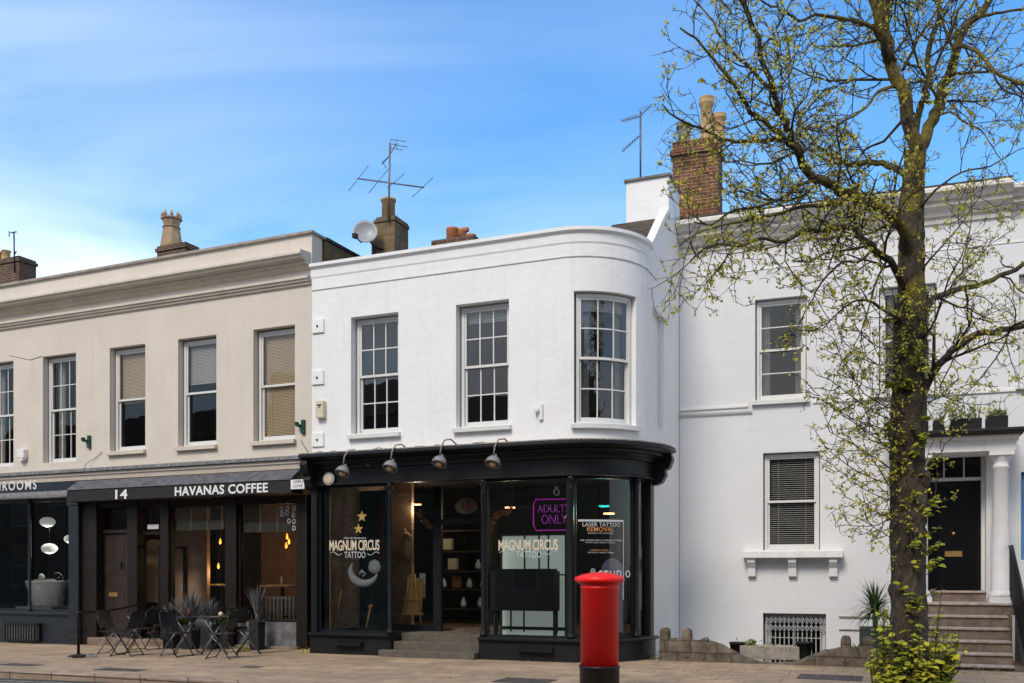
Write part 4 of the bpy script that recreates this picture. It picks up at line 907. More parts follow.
# planting on the portico roof (things that stand on it)
def place(o, F): o.location = F.world(*o.location); o.rotation_euler.z += -F.t; return o
def leaf_blade(mb, base, d, L, wd, droop, n=4):
    d = Vector(d).normalized(); side = d.cross(Vector((0, 0, 1)));
    if side.length < 1e-3: side = Vector((1, 0, 0))
    side.normalize(); p = Vector(base); pts = []
    for i in range(n+1):
        q = i/n; ww = wd*(1-q)**0.6*(0.6+1.6*q*(1-q)) if q < 1 else 0.002
        pts.append((p-side*ww/2, p+side*ww/2)); p = p+d*(L/n); d = (d+Vector((0, 0, -droop/n))).normalized()
    vs = [c for pr_ in pts for c in pr_]; mb.add(vs, [(2*i, 2*i+1, 2*i+3, 2*i+2) for i in range(n)], True)
def bush(mb, c, r, n, size, rng, flat=1.0):
    for _ in range(n):
        d = Vector((rng.gauss(0, 1), rng.gauss(0, 1), rng.gauss(0, 1)*flat)); d = d.normalized()*r*rng.random()**0.4
        p = Vector(c)+Vector((d.x, d.y, abs(d.z) if flat < 1 else d.z)); a = Vector((rng.gauss(0, 1), rng.gauss(0, 1), rng.gauss(0, 1))).normalized()
        b = a.orthogonal().normalized(); s = size*rng.uniform(0.6, 1.3); c_ = a.cross(b)
        mb.add([p, p+b*s*0.5+c_*s*0.35, p+b*s, p+b*s*0.5-c_*s*0.35], [(0, 1, 2, 3)])
rng = random.Random(3)
GREYG = leafmat('grey_green_leaf', (0.14, 0.18, 0.08), (0.30, 0.33, 0.16)); DKG = leafmat('deep_green_leaf', (0.03, 0.07, 0.02), (0.08, 0.15, 0.035)); MIDG = leafmat('mid_green_leaf', (0.07, 0.13, 0.02), (0.16, 0.24, 0.05))
YELG = leafmat('yellow_flower', (0.6, 0.45, 0.02), (0.5, 0.5, 0.04))
zr_ = ent1+0.135
def trough(px0, px1, h, label, mm=BLACKM, v=-0.55, plant='tuft'):
    xa, xb = ru(px0, v), ru(px1, v); xm = (xa+xb)/2
    t = thing('planter', label, 'planter', (xm, v, zr_-0.03), 0, 'planters on the porch roof')
    hw = (xb-xa)/2
    MB().prismx([(-0.13, 0), (-0.17, h), (-0.14, h), (-0.12, h-0.05), (0.12, h-0.05), (0.14, h), (0.17, h), (0.13, 0)], -hw, hw).build('box', mm, t, bevel=0.006)
    k = MB()
    for i in range(int(26*hw*2)+14):
        x = rng.uniform(-hw, hw); leaf_blade(k, (x, rng.uniform(-.1, .1), h-0.05), (rng.gauss(0, .5), rng.gauss(0, .5), 1), rng.uniform(.28, .55), .025, rng.uniform(.3, 1.6))
    bush(k, (0, 0, h), hw*0.9, 260, 0.07, rng, 0.5)
    k.build('foliage', GREYG if plant == 'tuft' else MIDG, t); place(t, RF); return t
trough(884, 928, 0.24, 'long dark planter on the porch roof partly behind the tree trunk', plant='x')
trough(933, 981, 0.25, 'long black trough of pale plants in the middle of the porch roof')
trough(986, 1007, 0.27, 'short black pot with spiky pale plant at the right end of the porch roof')
fg = MB().lathe([(0.07, 0), (0.05, 0.06), (0.03, 0.1), (0.06, 0.2), (0.05, 0.28), (0.025, 0.33), (0.045, 0.38), (0.03, 0.43)], 14).build('figurine', WHITE2, None, (ru(947, -.78), -.78, zr_-0.06)); place(fg, RF)
tag(fg, 'small white figurine standing in front of the porch roof troughs', 'figurine')
# iron railing at the right edge of the steps
rl = thing('iron_railing', 'black iron handrail and bars climbing beside the stone steps at the right edge', 'railing', RF.world(RF.u(1011.5, -1.0), -2.6, 0.05), -RF.t)
k = MB().tube([(0, 0, 1.0), (0.0, 1.55, 2.02), (0, 2.3, 2.02)], 0.025, 8).tube([(0, 0, 0.14), (0, 1.55, 1.1), (0, 2.3, 1.1)], 0.014, 6); k.build('handrail', BLACK, rl)
k = MB()
for i in range(17): y = 0.02+i*0.14; b_ = (min(y, 1.55)/1.55); k.box(-0.011, 0.011, y-0.011, y+0.011, 0.10+0.98*b_, 1.0+1.02*b_)
k.build('railing_bars', BLACK, rl)
k = MB()
for i in range(9):
    k.box(0.12*i+0.12, 0.12*i+0.142, -0.011, 0.011, 0.0, 1.15); k.lathe([(0.012, 1.15), (0.028, 1.2), (0.004, 1.3)], 6, (0.12*i+0.131, 0, 0))
k.box(0.0, 1.2, -0.02, 0.02, 0.98, 1.02); k.build('front_bars', BLACK, rl)
# garden wall
gw = MB(); zb = 0.0
def gwz(px, py): return RF.z(px, py, GWV)
top = [(659.5, 634), (664, 634), (668, 638.5), (683, 638), (694, 640), (704, 641), (712, 641.5), (722, 645), (733, 651), (742, 656), (752, 660), (770, 663), (790, 662.5), (800, 660), (812, 655), (825, 650.5), (838, 648), (850, 647), (866, 648), (884, 649), (912, 649)]
from mathutils import noise as _nz
n_ = 130; ring = []; vs = []; fs = []
for i in range(n_+1):
    px = top[0][0]+(top[-1][0]-top[0][0])*i/n_
    for (p, q) in zip(top, top[1:]):
        if p[0] <= px <= q[0]: py = p[1]+(q[1]-p[1])*(px-p[0])/(q[0]-p[0])
    x = RF.u(px, GWV); z = max(gwz(px, py)+.018*_nz.noise(Vector((x*5, 0, 0)))+.012*_nz.noise(Vector((x*14, 3, 0))), .075)
    prof_ = [(0, -.3), (0, z*.25), (0, z*.5), (0, z*.75), (.012, z-.035), (.05, z-.004), (.12, z+.004), (.19, z-.006), (.235, z-.04), (.24, z*.5), (.24, -.3)]
    for j, (y_, z_) in enumerate(prof_):
        d_ = .022*_nz.noise(Vector((x*4.5, y_*6, z_*9)))+.012*_nz.noise(Vector((x*15, y_*9, z_*17)))
        vs.append((x, GWV+y_+(d_ if y_ < .12 else -d_), z_+(d_*.6 if .02 < y_ < .22 else 0)))
for i in range(n_):
    for j in range(10): a_ = i*11+j; fs.append((a_, a_+11, a_+12, a_+1))
fs.append(tuple(range(11))); gw.add(vs, fs, True)
gw.rot(0, Matrix.Identity(4)); gr_ = thing('garden_wall', 'low weathered stone garden wall dipping between worn stumpy merlons', 'garden wall', RF.org, -RF.t)
gw.build('wall', RUBBLE, gr_)
for i, (a, b, y) in enumerate(((659.5, 668.5, 627.5), (682, 690.5, 628.5), (700, 708, 637.5), (840.5, 851, 635.5), (862, 874, 636.5), (893, 903, 637))):
    xa, xb = RF.u(a, GWV), RF.u(b, GWV); zt = gwz((a+b)/2, y); xm = (xa+xb)/2; r = (xb-xa)/2
    MB().prism([(xa, 0.1), (xb, 0.1), (xb, zt-r*0.6), (xb-r*0.35, zt-0.02), (xm, zt), (xa+r*0.35, zt-0.02), (xa, zt-r*0.6)], GWV-0.012, GWV+0.25).build('merlon', RUBBLE, gr_, bevel=0.045)
MB().box(0.0, ru(889), GWV+0.24, 0.0, -1.15, -1.0).build('basement_area', CONC); o = bpy.data.objects['basement_area']; o.location = RF.org; o.rotation_euler = (0, 0, -RF.t); struct(o)
MB().box(0.0, ru(905), GWV+0.02, GWV+0.235, -1.14, -0.301).build('retaining_wall', RUBBLE, gr_)
# stone trough and two pots behind the dip
t = MB(); v = -2.55; xa, xb = RF.u(741, v), RF.u(800, v); z1, z0 = RF.z(770, 645.5, v), RF.z(770, 659, v)
t.prismx([(-.16, 0), (-.19, z1-z0), (-.14, z1-z0), (-.13, z1-z0-.05), (.13, z1-z0-.05), (.14, z1-z0), (.19, z1-z0), (.16, 0)], -(xb-xa)/2, (xb-xa)/2)
st_ = thing('stone_trough', 'long pale stone trough behind the dip of the garden wall', 'trough', ((xa+xb)/2, v, z0))
t.build('trough_body', COPING, st_, bevel=0.01)
MB().box(-(xb-xa)/2+.05, -(xb-xa)/2+.2, -.1, .1, -1.0-z0, 0).box((xb-xa)/2-.2, (xb-xa)/2-.05, -.1, .1, -1.0-z0, 0).build('support_block', CONC, st_)
k = MB(); bush(k, (-0.33, 0, z1-z0), 0.09, 50, 0.07, rng, 0.7); bush(k, (0.1, 0, z1-z0-.03), 0.4, 60, 0.04, rng, 0.1); k.build('foliage', MIDG, st_)
k = MB(); bush(k, (-0.42, -0.05, z1-z0+.02), 0.05, 14, 0.05, rng, 0.7); k.build('flower', YELG, st_)
place(st_, RF)
for px, lb in ((737.5, 'black plastic pot at the left end of the stone trough'), (804.5, 'black plastic pot at the right end of the stone trough')):
    h = 0.25; p = thing('plant_pot', lb, 'plant pot', (RF.u(px, -2.6), -2.6, RF.z(px, 658, -2.6)), 0)
    MB().lathe([(0.08, -1.0-p.location.z), (0.09, -0.02), (0.10, 0), (0.135, h), (0.145, h), (0.145, h+.03), (0.12, h+.03), (0.11, h-.03)], 20).build('pot_body', BLACKM, p)
    k = MB(); bush(k, (0, 0, h), 0.08, 20, 0.04, rng, 0.3); k.build('foliage', MIDG, p); place(p, RF)
# cordyline in a square planter
v = -2.35; xp_ = RF.u(875, v); z0 = RF.z(875, 660, v)
cd = thing('spiky_palm', 'spiky green cordyline in a dark square planter left of the tree trunk', 'potted palm', (xp_, v, z0))
h = RF.z(875, 627, v)-z0
MB().box(-0.25, 0.25, -0.25, 0.25, 0.0, h).box(-0.2, 0.2, -0.2, 0.2, -1.0-z0, 0).build('planter_box', mat('green_grey_planter', (0.035, 0.045, 0.04), 0.6, 0.2, 6), cd, bevel=0.01)
k = MB()
for i in range(190):
    q = rng.uniform(0, 2*PI); el = rng.uniform(-0.45, 1.5); d = (math.cos(q)*math.cos(el), math.sin(q)*math.cos(el), math.sin(el))
    leaf_blade(k, (0, 0, h+0.28+rng.uniform(-.08, .08)), d, rng.uniform(.4, .62), .035, rng.uniform(.2, 1.3), 5)
k.tube([(0, 0, h-.05), (0, 0, h+.3)], 0.04, 8); k.build('foliage', DKG, cd); place(cd, RF)
k = MB()
wp = thing('wall_plant', 'ferny green plant peeping over the garden wall between its stumps', 'plant', (RF.u(857, -2.6), -2.6, RF.z(857, 646, -2.6)-0.1))
for i in range(40): q = rng.uniform(0, 2*PI); leaf_blade(k, (0, 0, 0), (math.cos(q), math.sin(q), 1.2), rng.uniform(.15, .32), .03, 1.2, 4)
k.tube([(0, 0, -0.9), (0, 0, 0.05)], 0.02, 6); k.build('fronds', MIDG, wp); place(wp, RF)

# ================================================================== ROOF THINGS OF THE WHITE BUILDING
c4v = 2.6
a, b = WF.u(371.5, c4v), WF.u(394.6, c4v); dep = 0.62; zt = WF.z(383, 216.5, c4v)
ck = MB().box(a, b, c4v, c4v+dep, 6.9, zt-0.12).box(a+0.06, b+0.02, c4v-0.02, c4v+dep+.02, zt-0.12, zt-.05).box(a+.12, b, c4v, c4v+dep, zt-.05, zt).build('chimney', STONECH, WB)
x = WF.u(388.5, c4v+.3); z1 = WF.z(388, 199.5, c4v+.3)
MB().lathe([(0.15, zt-.02), (0.145, z1-.06), (0.17, z1-.05), (0.17, z1), (0.12, z1), (0.12, z1-.1)], 20, (x, c4v+.3, 0)).build('chimney_pot', POT, ck)
GALV = mat('galvanised_aerial', (0.16, 0.16, 0.17), 0.5, 0.25, 12, metal=0.4)
def Wp(px, py, v): return (WF.u(px, v), v, WF.z(px, py, v))
ma = thing('tv_aerial', 'large X-shaped aerial with long boom on the sooty chimney above the white shop', 'aerial', WF.org, -WF.t)
v = c4v-0.05
MB().tube([Wp(388.5, 222, v), Wp(390, 143, v)], 0.024, 6).build('mast', GALV, ma)
MB().tube([Wp(357.5, 178.5, v), Wp(424, 187.5, v)], 0.017, 6).build('boom', GALV, ma)
k = MB()
for (x0, y0, x1, y1) in ((366, 163, 351.5, 193), (388, 164, 371.5, 195), (402, 171.5, 390, 190), (430.5, 175.5, 415, 199)):
    P, Q = Vector(Wp(x0, y0, v)), Vector(Wp(x1, y1, v)); k.tube([P+Vector((0, .12, 0)), Q-Vector((0, .12, 0))], 0.008, 5)
k.build('aerial_elements', GALV, ma)
k = MB().tube([Wp(382, 164, v), Wp(389, 156, v), Wp(396, 143.5, v)], 0.014, 5)
for (x0, y0, x1, y1) in ((391, 139.5, 406, 141.5), (392, 144, 407, 147), (389, 148, 403, 150), (390.5, 140, 390.8, 146), (382, 160, 386, 168), (396.8, 139, 396.8, 149)):
    k.tube([Wp(x0, y0, v), Wp(x1, y1, v)], 0.008, 4)
k.build('small_yagi', GALV, ma)
# dish
dsh = thing('satellite_dish', 'pale grey satellite dish bolted beside the sooty chimney', 'satellite dish', WF.world(*Wp(365.5, 233.5, 2.3)), -WF.t)
k = MB(); rr_ = 0.27; n = 26; vs = []; fs = []
for i in range(7):
    r = rr_*i/6 if i else 0.001
    for j in range(n): q = 2*PI*j/n; vs.append((r*math.cos(q), -0.32*r*r/rr_, r*math.sin(q)))
for i in range(6):
    for j in range(n): fs.append((i*n+j, i*n+(j+1) % n, (i+1)*n+(j+1) % n, (i+1)*n+j))
o2 = len(vs); vs2 = vs+[(a_, b_+0.012, c_) for a_, b_, c_ in vs]; fs2 = fs+[tuple(reversed([q+o2 for q in f])) for f in fs]
for j in range(n): fs2.append((6*n+j, 6*n+(j+1) % n, 6*n+(j+1) % n+o2, 6*n+j+o2))
k.add(vs2, fs2, True); k.rot(0, Matrix.Rotation(R(28), 4, 'Z') @ Matrix.Rotation(R(-14), 4, 'X')); k.build('dish_reflector', mat('dish_grey', (0.30, 0.32, 0.34), 0.4, 0.08, 8), dsh)
MB().tube([(0.0, 0.06, -0.1), (-0.02, -0.15, -0.24), (-0.02, -0.36, -0.2)], 0.014, 6).box(-0.07, 0.02, -0.44, -0.33, -0.22, -0.13).build('feed_arm', BLACK, dsh)
MB().tube([(0.0, 0.03, -0.05), (0.12, 0.16, -0.25), (0.12, 0.26, -0.62)], 0.022, 6).tube([(0.12, 0.18, -0.25), (0.3, 0.34, -0.3)], 0.022, 6).build('wall_mount', BLACK, dsh)
for px, r, y0, lb, q in ((452.3, 0.13, 228.5, 'leftmost of three terracotta pots above the white parapet', 0), (462, 0.11, 230, 'middle of three terracotta pots above the white parapet', 1), (471, 0.11, 235, 'lowest terracotta pot above the white parapet', 0)):
    v = 2.2+0.3*q; x = WF.u(px, v); z = WF.z(px, y0, v)
    k = MB().lathe([(r*0.95, -0.7), (r*0.95, -0.05), (r, -0.04), (r, 0), (r*0.7, 0), (r*0.7, -0.1)], 18)
    if q: k.box(-r, r*1.3, -0.05, 0.05, -0.04, 0.03)
    k.build('chimney_pot', TERRA, WB, (x, v, z))
sc2 = MB().box(WF.u(440, 2.4), WF.u(482, 2.4), 2.0, 2.9, 7.3, WF.z(460, 244, 2.4)); sc2.build('low_chimney', BRICKD, WB)
# aerial beside the white chimney block
v = 3.2; ta = thing('tv_aerial', 'tall thin mast with two comb-like aerials pointing left by the brick chimney', 'aerial', WF.org, -WF.t)
MB().tube([Wp(640.5, 181, v), Wp(640.5, 112, v)], 0.02, 6).build('mast', GALV, ta)
k = MB().tube([Wp(640.5, 116, v), Wp(622, 121, v-.7)], 0.011, 5).tube([Wp(640.5, 116, v), Wp(652, 104, v+.3)], 0.011, 5)
for i in range(13):
    P = Vector(Wp(622+i*2.3, 121-i*(1.2 if i > 7 else 0.75), v-.7+i*.08)); k.tube([P+Vector((-.12, .2, .14)), P-Vector((-.12, .2, .14))], 0.006, 4)
k.build('upper_yagi', GALV, ta)
k = MB().tube([Wp(640.5, 135, v), Wp(622, 151.5, v-.5)], 0.011, 5)
for i in range(7):
    P = Vector(Wp(624+i*2.2, 149.5-i*1.9, v-.45+i*.06)); k.tube([P+Vector((-.05, .2, .05)), P-Vector((-.05, .2, .05))], 0.006, 4)
k.build('lower_yagi', GALV, ta)

# ================================================================== LAMPS ON THE FASCIA
def wall_lamp(px, py, label, first=[None]):
    s0 = ws(px, -.45); lx, lz = s0, wz(px, py, -.45)
    loc = WF.world(lx, -.06, lz)
    if first[0] is None:
        t = thing('wall_lamp', label, 'wall lamp', loc, -WF.t, 'swan neck lamps over the black shopfront'); first[0] = t
        xo = 0.30
        arm = [(xo, 0.0, 0.12), (xo, -0.05, 0.12), (xo-.04, -0.10, 0.20), (xo-.10, -.2, 0.32), (xo-.16, -.3, 0.40), (xo-.24, -.38, 0.38), (0.02, -.44, 0.26), (0.0, -.45, 0.10)]
        MB().tube(arm, 0.015, 8).build('swan_neck', mat('rusty_galvanised', (0.30, 0.24, 0.19), 0.6, 0.5, 30, metal=0.3), t)
        MB().lathe([(0.055, 0), (0.055, 0.02), (0.03, 0.035)], 12).rot(0, Matrix.Translation((xo, 0.0, 0.12)) @ Matrix.Rotation(PI/2, 4, 'X')).build('wall_plate', BLACK, t)
        k = MB().lathe([(0.03, 0.13), (0.035, 0.10), (0.05, 0.085), (0.085, 0.065), (0.115, 0.03), (0.135, -0.02), (0.142, -0.07), (0.136, -0.07), (0.125, -0.02), (0.1, 0.03), (0.03, 0.06)], 24)
        M_ = Matrix.Translation((0, -.45, 0)) @ Matrix.Rotation(R(-26), 4, 'X') @ Matrix.Rotation(R(6), 4, 'Y'); k.rot(0, M_); k.build('lamp_shade', mat('aged_grey_shade', (0.22, 0.215, 0.22), 0.55, 0.3, 14, metal=0.2), t)
        k = MB().lathe([(0.02, 0.04), (0.05, 0.0), (0.065, -0.05), (0.055, -0.085), (0.01, -0.105)], 14); k.rot(0, M_); k.build('bulb', mat('amber_bulb', (0.55, 0.40, 0.20), 0.3, 0.15, 20), t)
        return t
    t = dup(first[0], loc, -WF.t, label); return t
wall_lamp(345, 471, 'leftmost swan neck lamp, beside the round white floodlight on the black fascia')
wall_lamp(392.5, 466, 'second swan neck lamp from the left, above the first shop window column')
wall_lamp(441.5, 461.5, 'third swan neck lamp from the left, above the shop doorway')
wall_lamp(495, 461.5, 'rightmost swan neck lamp, near the rounded corner of the black fascia')
s0 = ws(326.5, -.2); z = wz(326.5, 478.5, -.2)
fl_ = thing('floodlight', 'round white lamp at the left end of the black shop fascia', 'floodlight', WF.world(s0, -.06, z), -WF.t)
MB().lathe([(0.05, 0), (0.06, 0.02), (0.12, 0.04), (0.125, 0.07), (0.1, 0.075)], 22).rot(0, Matrix.Rotation(PI/2, 4, 'X')).build('lamp_body', LGREY, fl_)
MB().lathe([(0.1, 0.076), (0.085, 0.084), (0.03, 0.09)], 22).rot(0, Matrix.Rotation(PI/2, 4, 'X')).build('lamp_lens', CREAM, fl_)

# ================================================================== THINGS INSIDE THE SHOPS
def pendant(loc, label, prof, m, zc, group, emit=None):
    t = thing('pendant_lamp', label, 'pendant lamp', loc, 0, group)
    MB().tube([(0, 0, 0), (0, 0, zc-loc[2])], 0.004, 4).build('cord', BLACKM, t)
    MB().lathe(prof, 20).build('lamp_shade', m, t)
    if emit:
        l = bpy.data.lights.new('bulb_light', 'POINT'); l.energy = emit; l.color = (1, .62, .3) if m is not SHADEW else (1, .92, .82); l.shadow_soft_size = .1; lo = bpy.data.objects.new('bulb_light', l); COL.objects.link(lo); lo.parent = t; lo.location = (0, 0, -.16)
    return t
SHADEW = mat('white_paper_shade', (0.62, 0.64, 0.62), 0.6, 0.04, emit=0.22)
ell = [(0.02, 0.12), (0.10, 0.105), (0.165, 0.055), (0.185, 0.0), (0.165, -0.055), (0.10, -0.105), (0.02, -0.12)]
for px, py, v, sc_, lb in ((47.5, 522, 0.75, 1.0, 'upper white oval pendant in the bathroom shop window'), (49.5, 548.5, 0.8, 1.05, 'lower white oval pendant above the freestanding bath'), (71, 539, 1.0, 0.9, 'white oval pendant half hidden by the right shop column')):
    x, z = LF.at(px, py, v); P = LF.world(x, v, z); pendant(P, lb, [(a*sc_, b*sc_) for a, b in ell], SHADEW, 3.7, 'oval pendants in the bathroom shop', 9)
x, z0 = LF.at(47, 608, 0.72); bt = thing('bathtub', 'freestanding white oval bath behind the bathroom shop window', 'bath', LF.world(x, 0.72, 0.0), -LF.t)
zt = LF.z(47, 581, 0.72); z0 = zt-0.62
n = 28; k = MB(); prof = [(0.30, z0, .0), (0.36, z0+.05, 0), (0.44, zt-.2, 0), (0.50, zt-.02, 0), (0.51, zt, 0), (0.47, zt, 0), (0.43, zt-.15, 0), (0.3, zt-.4, 0)]
k.lathe([(p[0]*1.32, p[1]) for p in prof], 30, squash=0.5); k.build('tub', PORC, bt)
MB().box(-0.6, 0.6, -0.4, 0.4, 0.221, z0-0.002).build('bath_plinth', mat('pale_plinth', (0.3, 0.3, 0.3), 0.6), bt)
MB().tube([(0.56, 0.0, zt-.35), (0.56, -.02, zt+.12), (0.43, -.02, zt+.2), (0.3, -.03, zt+.18)], 0.014, 8).tube([(0.45, -.02, zt+.1), (0.37, -.03, zt+.06)], 0.012, 6).build('tap', STEEL, bt)
tw_ = MB().box(-0.28, -0.02, -0.06, 0.06, 0, 0.035).lathe([(0.05, .03), (0.08, .08), (0.05, .16), (0.02, .18)], 10, (-.12, 0, 0)).box(0.02, 0.2, -0.05, 0.05, 0, 0.05); tw_ = tw_.build('bath_ornament', mat('sage_towel', (0.3, 0.36, 0.33), 0.8), None, LF.world(x-0.02, 0.72, zt+0.003)); tag(tw_, 'pale folded towel and ornament on the rim of the bath', 'towel')
k = MB().box(-0.6, -0.05, -.08, .08, 0, 0.02).build('bath_tray', WOODG); k.location = LF.world(x+.2, 0.72, zt-0.02); k.rotation_euler = (0, 0, -LF.t); tag(k, 'narrow wooden tray laid across the bath', 'tray')
AMB = mat('glowing_filament_bulb', (1.0, 0.36, 0.04), 0.3, 0, 1, emit=1.6)
bp_ = [(0.010, 0.07), (0.014, 0.04), (0.027, 0.0), (0.026, -0.03), (0.008, -0.06)]
for px, py, v, lb in ((220.3, 541.5, 1.6, 'glowing amber bulb nearest the window post in the coffee shop'), (218.4, 566, 1.3, 'lowest glowing amber bulb, in the left coffee shop window'), (287, 536.5, 1.8, 'topmost amber bulb of three in the right coffee shop window'), (289, 541.5, 2.1, 'middle amber bulb of three in the right coffee shop window'), (286.2, 545.5, 1.6, 'lowest amber bulb of three in the right coffee shop window')):
    x, z = LF.at(px, py, v); P = LF.world(x, v, z); pendant(P, lb, bp_, AMB, 3.7, 'filament bulbs in the coffee shop', 5)
for a, b, py, v, lb in ((211, 226, 584, 1.6, 'pale wooden cafe table behind the window post'), (268, 297, 585, 1.9, 'pale wooden cafe table in the right coffee shop window')):
    x0, x1 = LF.u(a, v), LF.u(b, v); z = LF.z((a+b)/2, py, v)
    t = thing('cafe_table', lb, 'table', LF.world((x0+x1)/2, v, 0.22), -LF.t, 'tables inside the coffee shop'); h = z-0.22; hw = (x1-x0)/2
    MB().box(-hw, hw, -.3, .3, h-.035, h).build('table_top', TABLEW, t); MB().box(-.03, .03, -.03, .03, 0.02, h-.036).box(-.2, .2, -.2, .2, 0, .02).build('table_base', BLACK, t)
    if a > 250:
        bo = MB().lathe([(0.03, 0), (0.03, 0.12), (0.012, 0.16), (0.012, 0.2)], 12).build('bottle', mat('clear_bottle', (0.3, 0.34, 0.33), 0.15), None, LF.world((x0+x1)/2+.05, v-.1, z+.002)); tag(bo, 'small glass bottle on the pale cafe table', 'bottle')
rd_ = thing('radiator', 'pale column radiator low inside the right coffee shop window', 'radiator', LF.world(LF.u(278, .9), .9, 0.24), -LF.t)
k = MB(); zt = LF.z(278, 596, .9)-.24
for i in range(9): x = -0.42+i*0.105; k.tube([(x, 0, 0.05), (x, 0, zt)], 0.024, 8)
k.tube([(-.45, 0, .1), (.45, 0, .1)], 0.02, 6).tube([(-.45, 0, zt-.05), (.45, 0, zt-.05)], 0.02, 6); k.build('radiator_columns', mat('radiator_grey', (0.30, 0.31, 0.32), 0.4, 0.1), rd_)
def inchair(px, v, rz, lb):
    t = thing('dining_chair', lb, 'chair', LF.world(LF.u(px, v), v, 0.22), rz, 'chairs inside the coffee shop')
    MB().box(-.2, .2, -.2, .2, .42, .46).build('seat', BLACKM, t, bevel=.01); MB().box(-.2, .2, .17, .21, .47, .95).build('backrest', BLACKM, t, bevel=.02)
    for a in (-.17, .17):
        for b in (-.17, .17): MB().tube([(a*1.1, b*1.1, 0), (a, b, .42)], .014, 6).build('leg', mat('chair_leg_wood', (0.25, 0.12, 0.05), 0.5), t)
inchair(200, 1.9, R(70), 'dark chair with its back to the boarded wall in the left coffee shop window')
inchair(262, 1.9, R(80), 'dark chair left of the pale table in the right coffee shop window')
inchair(292, 1.1, R(-60), 'dark chair right of the radiator in the coffee shop window')
# --- tattoo shop
def WP(px, py, v): x, z = WF.at(px, py, v); return WF.world(x, v, z)
moon = thing('hanging_moon', 'pale grey crescent moon ornament hanging in the left black shop window', 'ornament', WP(364, 571, .35), -WF.t)
k = MB(); n = 22; pts = []; rad = []
for i in range(n+1):
    q = R(150)+(R(345)-R(150))*i/n; pts.append((0.30*math.cos(q), 0, 0.26*math.sin(q)+.02)); rad.append(0.006+0.072*math.sin(PI*i/n)**0.8)
k.tube(pts, rad, 12); k.build('crescent', mat('moon_grey', (0.80, 0.83, 0.84), 0.6, 0.12, 10), moon)
MB().tube([(-.08, -.03, -.06), (-.02, -.05, -.0), (0.06, -.03, -.06), (-.02, -.03, -.1)], [.02, .035, .012, .02], 8).build('moon_nose', mat('moon_grey', (0.4,)*3), moon)
k = MB().lathe([(0.02, .14), (.09, .1), (.12, 0), (.10, -.08), (.03, -.13)], 14, (.22, .02, .08)); k.build('cloth_ball', mat('moon_grey', (0.4,)*3), moon)
MB().tube([(-.1, 0, .18), (-.1, 0, .9)], .003, 4).build('hanging_wire', BLACKM, moon)
def slat(px0, py0, px1, py1, v, r, name, lb, cat, base=0.5):
    P, Q = WP(px0, py0, v), WP(px1, py1, v+.15); t = MB().tube([(0, 0, 0), Q-P], [r, r*.9], 8).tube([(Q-P)*.88-Vector((.05, 0, -.01)), (Q-P)*.88+Vector((.05, 0, .02))], r*.7, 6).build(name, WOODG, None, P); tag(t, lb, cat)
slat(333.5, 628, 341.5, 590, .32, .022, 'wooden_stick', 'golden wooden staff leaning inside the left shop window', 'wooden staff')
slat(366, 628, 371, 604, .5, .018, 'wooden_stick', 'short golden staff beside the dark clothing in the left shop window', 'wooden staff')
# patched cloth hangings and a draped dark coat
def hang(px0, px1, py0, py1, v, m, lb, zig=False, nm='wall_hanging'):
    P = WP(px0, py1, v); x0, z0 = WF.at(px0, py1, v); x1, z1 = WF.at(px1, py0, v); k = MB(); n = 12
    vs = []
    for i in range(n+1):
        x = (x1-x0)*i/n; y = 0.02*math.sin(i*1.8); zz = (0.05 if i % 2 else 0) if zig else 0
        vs += [(x, y, zz), (x, y, z1-z0), (x, y+.006, z1-z0), (x, y+.006, zz)]
    fs = []
    for i in range(n):
        for j in range(4): q = (j+1) % 4; fs.append((i*4+j, i*4+q, i*4+4+q, i*4+4+j))
    t = k.add(vs, fs).build(nm, m, None, P); t.rotation_euler = (0, 0, -WF.t); tag(t, lb, 'hanging'); return t
ORC = mat('ochre_cloth', (0.25, 0.13, 0.04), 0.8, 0.3, 6); DKC = mat('dark_teal_cloth', (0.012, 0.028, 0.03), 0.8, 0.3, 4)
hang(327, 344, 519, 530, .8, ORC, 'zigzag ochre cloth strip, upper one in the left shop window', True)
hang(327, 344, 554, 566, .8, ORC, 'zigzag ochre cloth strip, lower one in the left shop window', True)
hang(348, 388, 490, 632, 1.2, DKC, 'dark teal curtain hanging at the back of the left shop window')
hang(381, 384, 503, 560, .9, mat('faded_red_cloth', (0.12, 0.045, 0.03), 0.8, .3, 8), 'narrow faded red ribbon hanging against the dark teal curtain')
# easel in the lobby side window
es = thing('easel', 'golden wooden easel propped up behind the glass beside the shop doorway', 'easel', WP(413, 629, 1.35), -WF.t); es.location.z = 0.5
z1 = WF.z(410, 564, 1.35)-.5
MB().box(-.02, .02, -.02, .01, 0.0, z1).build('mast', WOODG, es)
MB().tube([(-.24, -.05, .1), (-.05, 0, z1-.2)], .016, 6).tube([(.2, -.05, .1), (.04, 0, z1-.2)], .016, 6).tube([(0, .4, 0), (0, 0, z1-.25)], .016, 6).build('legs', WOODG, es)
k = MB().box(-.2, .16, .01, .03, .3, z1-.28); k.rot(0, Matrix.Rotation(R(4), 4, 'Y')); k.build('board', mat('golden_board', (0.58, 0.37, 0.12), 0.6, 0.25, 5), es)
MB().box(-.24, .22, -.04, .03, .26, .3).box(-.2, .2, -.03, .0, .55, .58).build('tray', WOODG, es)
sheet = tag(MB().box(0, .12, 0, .01, 0, .5).build('paper_sheet', LGREY, None, WP(419.5, 598, 1.5)), 'pale paper sheet tucked behind the golden easel', 'paper')
